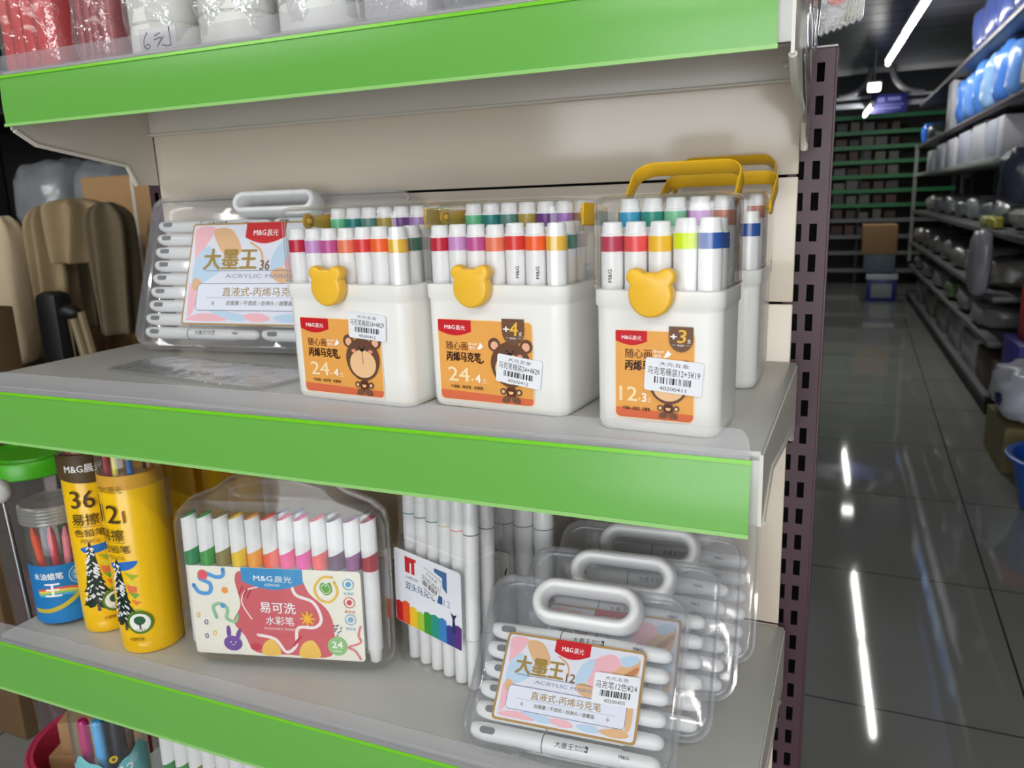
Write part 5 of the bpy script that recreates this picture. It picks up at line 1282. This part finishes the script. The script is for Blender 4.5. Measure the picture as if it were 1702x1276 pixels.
def good(name, label, cat, x, y, z, size, rgb, kind='bag', grp=None, seed=0, rz=0.0):
    p = aw(x, y, z + 0.0005)
    b = bmesh.new()
    if kind == 'bag': film_bag(b, size, seed=seed, amp=0.16, p=0.55, n=20, m=12)
    elif kind == 'box': add_box(b, (0, 0, size[2]/2), size, bev=0.004, seg=1)
    m = mat('goods_%02x%02x%02x_%s' % (*rgb, kind), rgb, rough=0.25 if kind == 'bag' else 0.5, var=0.22 if kind == 'bag' else 0.06, vscale=12, bump=0.6 if kind == 'bag' else 0.0, bscale=25)
    o = link(name, b, m, None, angle=60); o.location = p; o.rotation_euler = (0, 0, AROT + rz)
    return tag(o, label, cat, grp)
ON = ['nearest', 'second nearest', 'third nearest', 'fourth nearest', 'fifth nearest', 'sixth nearest', 'seventh nearest', 'eighth nearest', 'ninth nearest', 'tenth nearest', 'eleventh nearest', 'twelfth nearest']
def item(q): return ON[q]
BLU = [(110, 160, 240), (84, 138, 228), (150, 190, 246), (90, 146, 232)]
for i, (y, h, w) in enumerate(((0.95, 0.34, 0.30), (1.36, 0.39, 0.30), (1.78, 0.37, 0.32), (2.20, 0.39, 0.32), (2.62, 0.36, 0.30), (3.05, 0.38, 0.30))):
    good('blue_pack', f'shiny blue wrapped pack on the upper aisle shelf, {item(i)} of its row', 'pack', 0.20, y, 0.64, (0.30, w, h), BLU[i % 4], 'bag', 'blue packs on the upper aisle shelf', seed=i+30)
good('carton', 'white carton past the blue packs on the upper aisle shelf', 'carton', 0.18, 3.48, 0.64, (0.26, 0.30, 0.40), (196, 198, 206), 'box')
good('blue_pack', 'blue pack alone at the far end of the upper aisle shelf', 'pack', 0.16, 5.62, 0.64, (0.24, 0.34, 0.22), (60, 120, 226), 'bag', seed=41)
good('pouch', 'grey bag beside the far blue pack on the upper aisle shelf', 'bag', 0.16, 5.2, 0.64, (0.2, 0.3, 0.18), (90, 100, 100), 'bag', seed=42)
for i, (y, h, c) in enumerate(((0.10, 0.30, (86, 70, 56)), (0.50, 0.26, (150, 140, 128)))):
    good('pouch', ['dark brown bag near the front of the upper aisle shelf', 'beige bag next to the blue packs on the upper aisle shelf'][i], 'bag', 0.20, y, 0.64, (0.3, 0.34, h), c, 'bag', seed=50+i)
for i, y in enumerate((0.4, 0.85, 1.35, 1.85, 2.35)):
    good('blue_pack', f'hazy blue pack on the topmost aisle shelf, {item(i)} of its row', 'pack', 0.20, y, 1.085, (0.32, 0.42, 0.34), (70, 86, 150), 'bag', 'blue packs on the topmost aisle shelf', seed=60+i)
for i, (y, w, h) in enumerate(((0.99, 0.17, 0.235), (1.28, 0.34, 0.235), (1.80, 0.52, 0.255), (2.45, 0.55, 0.235), (3.20, 0.55, 0.225), (3.95, 0.5, 0.22), (4.7, 0.5, 0.2))):
    good('carton', f'pale grey carton on the pale aisle shelf, {item(i)} of its row', 'carton', 0.20, y, 0.335, (0.30, w, h), ((188, 192, 208) if i % 2 else (206, 206, 216)), 'box', 'pale cartons on the aisle shelf')
good('plastic_bag', 'dark shiny inflated bag hanging at the near end of the pale aisle shelf', 'bag', 0.10, 0.42, 0.07, (0.24, 0.34, 0.30), (64, 70, 88), 'bag', seed=71)
for i, (y, h, c) in enumerate(((0.75, 0.12, (150, 150, 150)), (1.25, 0.16, (120, 124, 124)), (1.8, 0.15, (96, 100, 104)), (2.4, 0.18, (140, 144, 150)), (3.0, 0.14, (110, 112, 116)), (3.7, 0.18, (150, 152, 156)), (4.5, 0.16, (120, 124, 128)), (5.3, 0.17, (160, 158, 154)))):
    good('pouch', f'grey plastic pouch on the second aisle shelf, {item(i)} of its row', 'bag', 0.27, y, -0.07, (0.32, 0.44, h), c, 'bag', 'grey pouches on the second aisle shelf', seed=80+i)
good('red_box', 'flat red box on the second aisle shelf above the grey pouches', 'box', 0.30, 0.85, 0.10, (0.16, 0.55, 0.045), (176, 30, 48), 'box')
for i, (y, c) in enumerate(((0.92, (178, 168, 60)), (1.18, (170, 176, 120)))):
    good('pouch', ['yellow pouch at the front edge of the second aisle shelf', 'greenish yellow pouch behind the yellow one on the second aisle shelf'][i], 'bag', 0.058, y, -0.07, (0.07, 0.22, 0.07), c, 'bag', seed=95+i)
good('plastic_bag', 'translucent white carrier bag hanging from the second aisle shelf', 'bag', -0.035, 0.70, -0.43, (0.10, 0.30, 0.36), (150, 148, 158), 'bag', seed=99)
for i, (y, h, c) in enumerate(((1.1, 0.18, (136, 132, 128)), (1.7, 0.20, (160, 156, 152)), (2.4, 0.17, (126, 120, 116)), (3.1, 0.18, (110, 112, 110)), (3.9, 0.18, (120, 118, 118)), (4.8, 0.20, (132, 128, 128)), (5.5, 0.18, (128, 126, 124)))):
    good('pouch', f'crinkled pouch on the third aisle shelf, {item(i)} of its row', 'bag', 0.22, y, -0.425, (0.36, 0.5, h), c, 'bag', 'pouches on the third aisle shelf', seed=100+i)
for i, (y, h, c) in enumerate(((1.2, 0.15, (130, 130, 132)), (1.9, 0.16, (140, 142, 140)), (2.6, 0.15, (96, 120, 80)), (3.4, 0.16, (128, 130, 126)), (4.3, 0.15, (124, 126, 122)), (5.2, 0.15, (118, 120, 118)))):
    good('pouch', f'crumpled pouch on the fourth aisle shelf, {item(i)} of its row', 'bag', 0.23, y, -0.68, (0.40, 0.55, h), c, 'bag', 'pouches on the fourth aisle shelf', seed=120+i)
LOW = [(0.85, 0.20, (96, 74, 62), 'dull brown crate'), (1.5, 0.20, (170, 172, 176), 'white carton'), (2.2, 0.22, (150, 150, 150), 'grey carton'), (3.0, 0.2, (130, 132, 128), 'dull grey carton'), (3.9, 0.2, (110, 116, 100), 'olive grey carton'), (4.9, 0.2, (120, 120, 118), 'plain grey carton')]
for i, (y, h, c, n) in enumerate(LOW):
    good('crate' if 'crate' in n else 'tub' if 'tub' in n else 'carton', f'{n} on the lowest aisle shelf, {item(i)} of its row', 'box', 0.27, y, -0.985, (0.42, 0.5, h), c, 'box', 'boxes on the lowest aisle shelf')
good('tub', 'purple tub on the floor under the bright red bin', 'tub', 0.24, 0.17, FL, (0.36, 0.40, 0.50), (72, 60, 150), 'box')
good('red_bin', 'bright red bin standing on the purple tub at the right edge', 'bin', 0.20, 0.12, FL + 0.5005, (0.20, 0.26, 0.28), (206, 36, 34), 'box')
# things on the floor by the rack
fb = tag(link('plastic_bag', film_bag(bmesh.new(), (0.42, 0.50, 0.25), seed=140, amp=0.2, p=0.6), mat('white_bag_plastic', (196, 200, 214), rough=0.3, var=0.1, bump=0.6, bscale=14), None, angle=60), 'crumpled white plastic bag with a dark blue print by the aisle floor', 'bag'); fb.location = aw(0.13, -0.32, FL + 0.215)
b = bmesh.new(); add_sphere(b, (0, 0, 0), 0.05, 14, 8, sc=(0.5, 1.2, 0.9)); pr = link('blue_print', b, mat('dark_blue_print', (34, 40, 84), rough=0.4), fb); pr.location = (-0.195, -0.10, 0.12)
b = bmesh.new(); add_box(b, (0, 0, 0.1065), (0.36, 0.46, 0.213), bev=0.004, seg=1); kb = tag(link('carton', b, mat('khaki_carton', (128, 118, 78), rough=0.5, var=0.1), None), 'khaki carton on the floor under the white bag', 'carton'); kb.location = aw(0.12, -0.30, FL + 0.0005); kb.rotation_euler = (0, 0, AROT)
def basin(name, label, loc, r, h, rgb, grp=None):
    t = thing(name, label, 'basin', loc)
    b = bmesh.new(); add_lathe(b, [(r*0.72, 0), (r*0.76, 0.004), (r*0.95, h*0.96), (r*1.04, h*0.985), (r*1.045, h), (r*0.95, h*1.01), (r*0.92, h*0.97), (r*0.73, 0.012)], 40); link('bowl', b, plastic(rgb, 0.3), t, angle=50)
    b = bmesh.new(); add_tube(b, [(r*1.02*math.cos(2*PI*i/40), r*1.02*math.sin(2*PI*i/40), h*0.99) for i in range(40)], r*0.035, 8, closed=True); link('rim', b, plastic(rgb, 0.3), t)
    return t
basin('basin', 'blue plastic basin on the aisle floor at the right edge', aw(0.12, -0.96, FL + 0.0005), 0.24, 0.22, (30, 96, 196))
good('pouch', 'pinkish bundle inside the blue basin', 'bag', 0.12, -0.96, FL + 0.016, (0.26, 0.26, 0.20), (190, 150, 160), 'bag', seed=150)

# ------------------------------------------------------------------ far end of the aisle
fr = thing('wall_rack', 'tall rack with green shelf edges against the far wall', 'rack', (0.35, 11.75, FL))
M_gedge = mat('green_shelf_edge', (40, 128, 74), rough=0.45); M_fgrey = mat('grey_shelf_edge', (120, 122, 120), rough=0.5)
LV = [2.23, 2.03, 1.84, 1.65, 1.46, 1.27, 1.08, 0.88, 0.66, 0.44, 0.2]
for i, z in enumerate(LV):
    b = bmesh.new(); add_box(b, (0.55, 0.0, z), (2.3, 0.36, 0.02)); add_box(b, (0.55, -0.185, z - 0.012), (2.3, 0.012, 0.05)); link('shelf_board', b, M_gedge if i < 7 else M_fgrey, fr)
b = bmesh.new(); add_box(b, (0.55, 0.19, 1.2), (2.3, 0.02, 2.4)); link('back_panel', b, mat('dark_far_panel', (52, 46, 44), rough=0.7, var=0.2), fr)
for x in (-0.6, 0.55, 1.7):
    b = bmesh.new(); add_box(b, (x, 0.17, 1.2), (0.04, 0.03, 2.4)); link('post', b, M_fgrey, fr)
k = 0
for i, z in enumerate(LV[1:9]):
    for j in range(6):
        x = 0.12 + j*0.165
        w, h = rnd.uniform(0.10, 0.15), rnd.uniform(0.08, 0.135)
        c = [(92, 70, 62), (104, 104, 100), (80, 76, 74), (70, 52, 48), (116, 110, 96)][(i*3 + j*2) % 5]
        b = bmesh.new(); add_box(b, (0, 0, h/2), (w, 0.22, h), bev=0.004, seg=1)
        o = link('small_carton', b, mat('far_carton_%02x%02x%02x' % c, c, rough=0.6, var=0.1), None); o.location = (0.35 + x, 11.70, FL + z + 0.0105)
        tag(o, f'{["left end", "second from left", "third from left", "fourth from left", "fifth from left", "right end"][j]} dull carton on the {["second", "third", "fourth", "fifth", "sixth", "seventh", "eighth", "ninth"][i]} level of the far green rack', 'carton', 'cartons on the far rack')
b = bmesh.new(); add_box(b, (0, 0, 0.165), (0.37, 0.42, 0.33), bev=0.004); o = tag(link('carton', b, M_card, None), 'brown carton on top of the blue and grey boxes at the far end', 'carton'); o.location = (1.150, 9.95, FL + 0.545); o.rotation_euler = (0, 0, 0.03)
b = bmesh.new(); add_box(b, (0, 0, 0.12), (0.34, 0.36, 0.215), bev=0.006); o = tag(link('carton', b, mat('slate_carton', (96, 110, 122), rough=0.5), None), 'slate grey carton under the brown one at the far end', 'carton'); o.location = (1.165, 9.93, FL + 0.3165)
sb = thing('storage_box', 'blue box with pale front panel and white lid on the far floor', 'box', (1.205, 9.86, FL + 0.0005))
b = bmesh.new(); add_box(b, (0, 0, 0.125), (0.32, 0.34, 0.25), bev=0.006); link('body', b, mat('blue_box', (36, 48, 128), rough=0.4), sb)
b = bmesh.new(); add_box(b, (0, -0.172, 0.12), (0.22, 0.006, 0.16), bev=0.002); link('front_panel', b, mat('pale_panel', (150, 158, 158), rough=0.5), sb)
b = bmesh.new(); add_box(b, (0, 0, 0.280), (0.34, 0.36, 0.062), bev=0.008); link('lid', b, mat('white_lid', (206, 210, 214), rough=0.4), sb)
# overhead beam with arched brackets and a hanging blue sign
bt_ = thing('arched_beam', 'pale overhead beam with two curved brackets at the far end', 'beam', (1.15, 10.12, 1.14))
b = bmesh.new(); add_box(b, (0, 0, 0), (3.0, 0.05, 0.055), bev=0.006); add_box(b, (0.2, -0.01, 0.085), (2.6, 0.03, 0.025)); link('rail', b, mat('pale_metal_beam', (158, 160, 168), rough=0.4), bt_)
for s, x0 in ((-1, -0.19), (1, 0.03)):
    b = bmesh.new(); add_tube(b, [(x0 + s*0.34*(1 - math.cos(q)), 0, 0.40 - 0.30*math.sin(q)) for q in [PI/2*i/12 for i in range(13)]], 0.035, 10); link('curved_bracket', b, mat('grey_metal_bracket', (118, 118, 122), rough=0.4), bt_)
sg = thing('hanging_sign', 'dark blue hanging sign under the far beam', 'sign', (1.165, 10.05, 1.03))
b = bmesh.new(); add_box(b, (0, 0, 0.105), (0.375, 0.012, 0.21), bev=0.003); link('board', b, mat('navy_sign', (30, 30, 96), rough=0.45), sg)
b = bmesh.new(); add_box(b, (-0.09, -0.0068, 0.15), (0.075, 0.0012, 0.05)); add_box(b, (0.05, -0.0068, 0.155), (0.13, 0.0012, 0.032)); add_box(b, (0.0, -0.0068, 0.09), (0.30, 0.0012, 0.012)); add_box(b, (0.0, -0.0068, 0.055), (0.24, 0.0012, 0.018)); link('blurred_print', b, mat('pale_sign_print', (96, 100, 160), rough=0.4), sg)

# ------------------------------------------------------------------ left passage seen past the shelf ends
lr = thing('side_rack', 'dark rack in the left passage behind the folded chairs', 'rack', (-1.95, 1.95, FL))
for z in (0.28, 0.80, 1.16, 1.70):
    b = bmesh.new(); add_box(b, (0.0, 0, z), (2.1, 0.5, 0.025)); link('shelf_board', b, mat('black_rack_shelf', (34, 36, 36), rough=0.5), lr)
b = bmesh.new(); add_box(b, (0.0, 0.27, 1.1), (2.1, 0.02, 2.2)); link('back_panel', b, mat('black_rack_back', (20, 21, 21), rough=0.7), lr)
for x in (-1.03, 1.03):
    b = bmesh.new(); add_box(b, (x, 0, 1.1), (0.04, 0.48, 2.2)); link('post', b, mat('black_rack_shelf', (34, 36, 36)), lr)
M_smoke = mat('grey_film_wrap', (150, 153, 158), rough=0.18, spec=0.7, var=0.35, vscale=9, bump=0.8, bscale=16)
for i, (x, z, w, h) in enumerate(((-2.13, 1.174, 0.30, 0.34), (-1.80, 1.174, 0.27, 0.33), (-1.52, 1.174, 0.22, 0.28), (-2.34, 0.814, 0.31, 0.3), (-1.98, 0.814, 0.31, 0.28), (-1.24, 1.174, 0.22, 0.26))):
    o = tag(link('wrapped_bundle', film_bag(bmesh.new(), (w, 0.32, h), seed=160 + i, amp=0.12, p=0.7), M_smoke, None, angle=60), ['grey film-wrapped round bundle at the left frame edge, upper row', 'grey film-wrapped round bundle, largest of the upper row', 'small grey wrapped bundle beside the brown carton', 'grey wrapped bundle lower row at the left frame edge', 'grey wrapped bundle behind the beige canvas roll', 'grey bundle half behind the brown carton'][i], 'bundle', 'wrapped bundles in the left passage'); o.location = (x, 1.85, FL + z)
def cbox(label, x, y, z, s, rz=0.0, tape=None):
    t = thing('carton', label, 'carton', (x, y, z), (0, 0, rz))
    b = bmesh.new(); add_box(b, (0, 0, s[2]/2), s, bev=0.004); link('box', b, M_card, t)
    if tape is not None:
        b = bmesh.new(); add_box(b, (tape, -s[1]/2 - 0.0006, s[2]/2), (0.012, 0.0012, s[2]*0.99)); add_box(b, (tape, 0, s[2] + 0.0006), (0.012, s[1], 0.0012)); link('strap', b, mat('white_strap', (214, 210, 200), rough=0.5), t)
    return t
cbox('tall brown carton with white strap behind the folded chairs', -1.02, 1.36, FL + 0.0005, (0.42, 0.30, 1.395), 0.0, 0.0)
cbox('brown carton low at the left frame edge beside the folded chairs', -1.76, 1.34, FL + 0.0005, (0.42, 0.34, 1.03), 0.05)
M_khaki = mat('khaki_canvas', (150, 130, 98), rough=0.8, var=0.10, vscale=18, bump=0.3, bscale=50); M_khakid = mat('dark_olive_canvas', (98, 86, 64), rough=0.85, var=0.1); M_blk = mat('black_joint_plastic', (18, 18, 20), rough=0.5); M_bar = mat('tan_painted_tube', (138, 122, 92), rough=0.4)
def camp_chair(label, x, y, rz, h=1.33, s=1.0):
    t = thing('folded_chair', label, 'chair', (x, y, FL + 0.0005), (0, 0, rz), 'folded camping chairs in the left passage')
    # draped canvas pouch hanging from the tops of the poles
    def drape(cx, w, z1, z0, d, sd, m, nm):
        b = bmesh.new(); loops = []
        for i in range(25):
            q = i/24; z = z1 + (z0 - z1)*q
            ww = w*(0.55 + 0.45*math.sin(PI*min(1, q*1.6 + 0.12)/1.0) if q < 0.3 else 1.0 - 0.30*(q - 0.3)); ww *= min(1, 0.30 + 0.70*math.sqrt(min(1, q/0.10)))
            dd = d*min(1, 0.35 + 0.65*math.sqrt(min(1, q/0.10)))
            loops.append([Vector((cx + ww/2*math.cos(2*PI*k/64)*(1 + 0.16*math.sin(5*2*PI*k/64 + sd + q*1.3)), dd/2*math.sin(2*PI*k/64)*(1 + 0.34*math.sin(6*2*PI*k/64 + sd + q)), z)) for k in range(64)])
        add_loft(b, loops); link(nm, b, m, t, angle=180)
    drape(0.0, 0.150*s, h, h - 0.155, 0.12, 0.4, M_khaki, 'canvas_back')
    drape(-0.105*s, 0.095*s, h - 0.015, h - 0.44, 0.09, 2.0, M_khaki, 'canvas_side')
    drape(0.100*s, 0.115*s, h - 0.012, h - 0.33, 0.09, 3.1, M_khakid, 'canvas_seat')
    b = bmesh.new(); add_box(b, (-0.03*s, -0.075, h - 0.33), (0.075*s, 0.06, 0.22), bev=0.02); link('black_pocket', b, M_blk, t)
    b = bmesh.new(); add_sphere(b, (0.015, -0.075, h - 0.27), 0.026, 14, 8, sc=(1.3, 0.8, 0.7)); link('joint', b, M_blk, t)
    for x0, x1, y1 in ((0.0, -0.02, -0.06), (0.02, 0.19, -0.05), (0.05, 0.10, 0.05), (-0.06, -0.11, 0.02)):
        b = bmesh.new(); add_tube(b, [(x0*s, -0.07, h - 0.27), (x0*s + (x1 - x0)*s*0.5, -0.07 + (y1 + 0.07)*0.5, (h - 0.27)*0.5), (x1*s, y1, 0.012)], 0.0105, 8); link('leg', b, M_bar, t)
        b = bmesh.new(); add_lathe(b, [(0.015, 0), (0.017, 0.006), (0.014, 0.03)], 10, xf=T(x1*s, y1, 0)); link('foot', b, M_blk, t)
    return t
camp_chair('khaki folded camping chair in front with black pocket, left passage', -0.835, 0.86, 0.05, 1.325, 1.0)
camp_chair('khaki folded camping chair at the left of the bundle with its side flap', -1.085, 1.04, -0.25, 1.31, 0.9)
camp_chair('dark folded camping chair at the right of the bundle by the slotted post', -0.640, 1.06, 0.4, 1.31, 0.85)
cu = tag(link('cushion', film_bag(bmesh.new(), (0.13, 0.10, 0.42), seed=180, amp=0.06, p=0.6), mat('beige_fabric', (200, 180, 148), rough=0.8, var=0.05), None, angle=60), 'pale beige canvas roll standing left of the folded chairs', 'canvas roll'); cu.location = (-1.275, 0.97, -0.233)
st = tag(link('plinth', add_box(bmesh.new(), (0, 0, 0.4325), (0.3, 0.3, 0.865), bev=0.004), mat('dim_brown_box', (84, 66, 48), rough=0.8), None), 'dim brown box under the beige canvas roll', 'box'); st.location = (-1.38, 0.97, FL + 0.0005)
wb = tag(link('plastic_bag', film_bag(bmesh.new(), (0.13, 0.13, 0.12), seed=190, amp=0.12, p=0.75), mat('frosted_bag', (196, 198, 204), rough=0.3, var=0.12, bump=0.5), None, angle=60), 'white plastic bag bulging in at the left frame edge', 'bag'); wb.location = (-0.960, 0.63, -0.0205)
b = bmesh.new(); add_box(b, (0, 0, 0.539), (0.16, 0.16, 1.078), bev=0.004); o = tag(link('box_column', b, mat('dim_card', (118, 92, 62), rough=0.8, var=0.1), None), 'narrow brown box standing under the white plastic bag', 'box'); o.location = (-0.985, 0.63, FL + 0.0005)

bk = thing('bin', 'tall clear bin with a bright green lid standing left of the lower shelf', 'bin', (-0.774, 0.600, FL + 0.0005))
b = bmesh.new(); add_lathe(b, [(0.078, 0), (0.082, 0.004), (0.102, 0.735), (0.105, 0.74), (0.101, 0.74), (0.0985, 0.734), (0.079, 0.008)], 40); link('pail', b, clear('smoky_clear_plastic', milk=0.05, rough=0.06, f0=0.06, tint=(236, 232, 230)), bk, angle=45)
b = bmesh.new(); add_lathe(b, [(0.108, 0.722), (0.112, 0.725), (0.112, 0.756), (0.109, 0.761), (0.099, 0.761), (0.097, 0.754), (0.073, 0.752), (0.070, 0.759), (0.03, 0.759)], 44, cap0=False); link('lid', b, plastic((78, 186, 30), 0.3), bk, angle=40)
b = bmesh.new(); add_lathe(b, [(0.070, 0.009), (0.088, 0.40), (0.084, 0.46), (0.05, 0.48)], 24); link('contents', b, mat('dim_pink_bundle', (120, 66, 74), rough=0.6, var=0.3, vscale=22), bk)
pl = thing('clip_on_rod', 'thin steel rod with a white knob clipped to the left end of the lower shelf', 'rod', (-0.0050, 0.045, -0.392))
b = bmesh.new(); add_tube(b, [(-0.0035, 0, 0), (-0.0245, 0.004, 0.228)], 0.0022, 10); link('rod', b, M_chrome, pl)
b = bmesh.new(); add_tube(b, [(-0.0075, 0.004, 0.0), (-0.0290, 0.008, 0.205)], 0.0028, 10); link('sleeve', b, mat('dark_steel', (70, 68, 66), rough=0.4, metal=0.6), pl)
b = bmesh.new(); add_sphere(b, (-0.0262, 0.004, 0.238), 0.0135, 18, 12, sc=(1.0, 1.0, 1.15)); link('knob', b, plastic((214, 214, 212), 0.3), pl)
b = bmesh.new(); add_box(b, (-0.004, 0.002, 0.004), (0.0145, 0.016, 0.012), bev=0.002); link('clip', b, plastic((60, 60, 60), 0.4), pl)
basin('basin', 'crimson plastic basin holding brown cartons on the floor below the shelf end', (-0.458, 0.452, FL + 0.0005), 0.150, 0.205, (212, 58, 98))
for i, (dx, dy, z, s, rz) in enumerate(((0.0, 0.0, 0.0165, (0.165, 0.105, 0.10), 0.1), (-0.03, 0.0, 0.1168, (0.185, 0.115, 0.075), 0.05), (-0.01, 0.02, 0.1920, (0.165, 0.105, 0.075), 0.15))):
    b = bmesh.new(); add_box(b, (0, 0, s[2]/2), s, bev=0.003); o = tag(link('small_carton', b, M_card, None), ['small brown carton lowest in the crimson basin', 'small brown carton in the middle of the basin stack', 'small brown carton on top of the basin stack'][i], 'carton', 'small cartons in the basin'); o.location = (-0.458 + dx*0.5, 0.452 + dy*0.5, FL + z); o.rotation_euler = (0, 0, rz + 0.35)
b = bmesh.new(); add_tube(b, [(-0.92, 0.40, FL + 0.0085), (-0.62, 0.40, FL + 0.0085)], 0.008, 10); tag(link('white_rod', b, plastic((226, 224, 220), 0.35), None), 'thin white rod lying on the floor left of the crimson basin', 'rod')
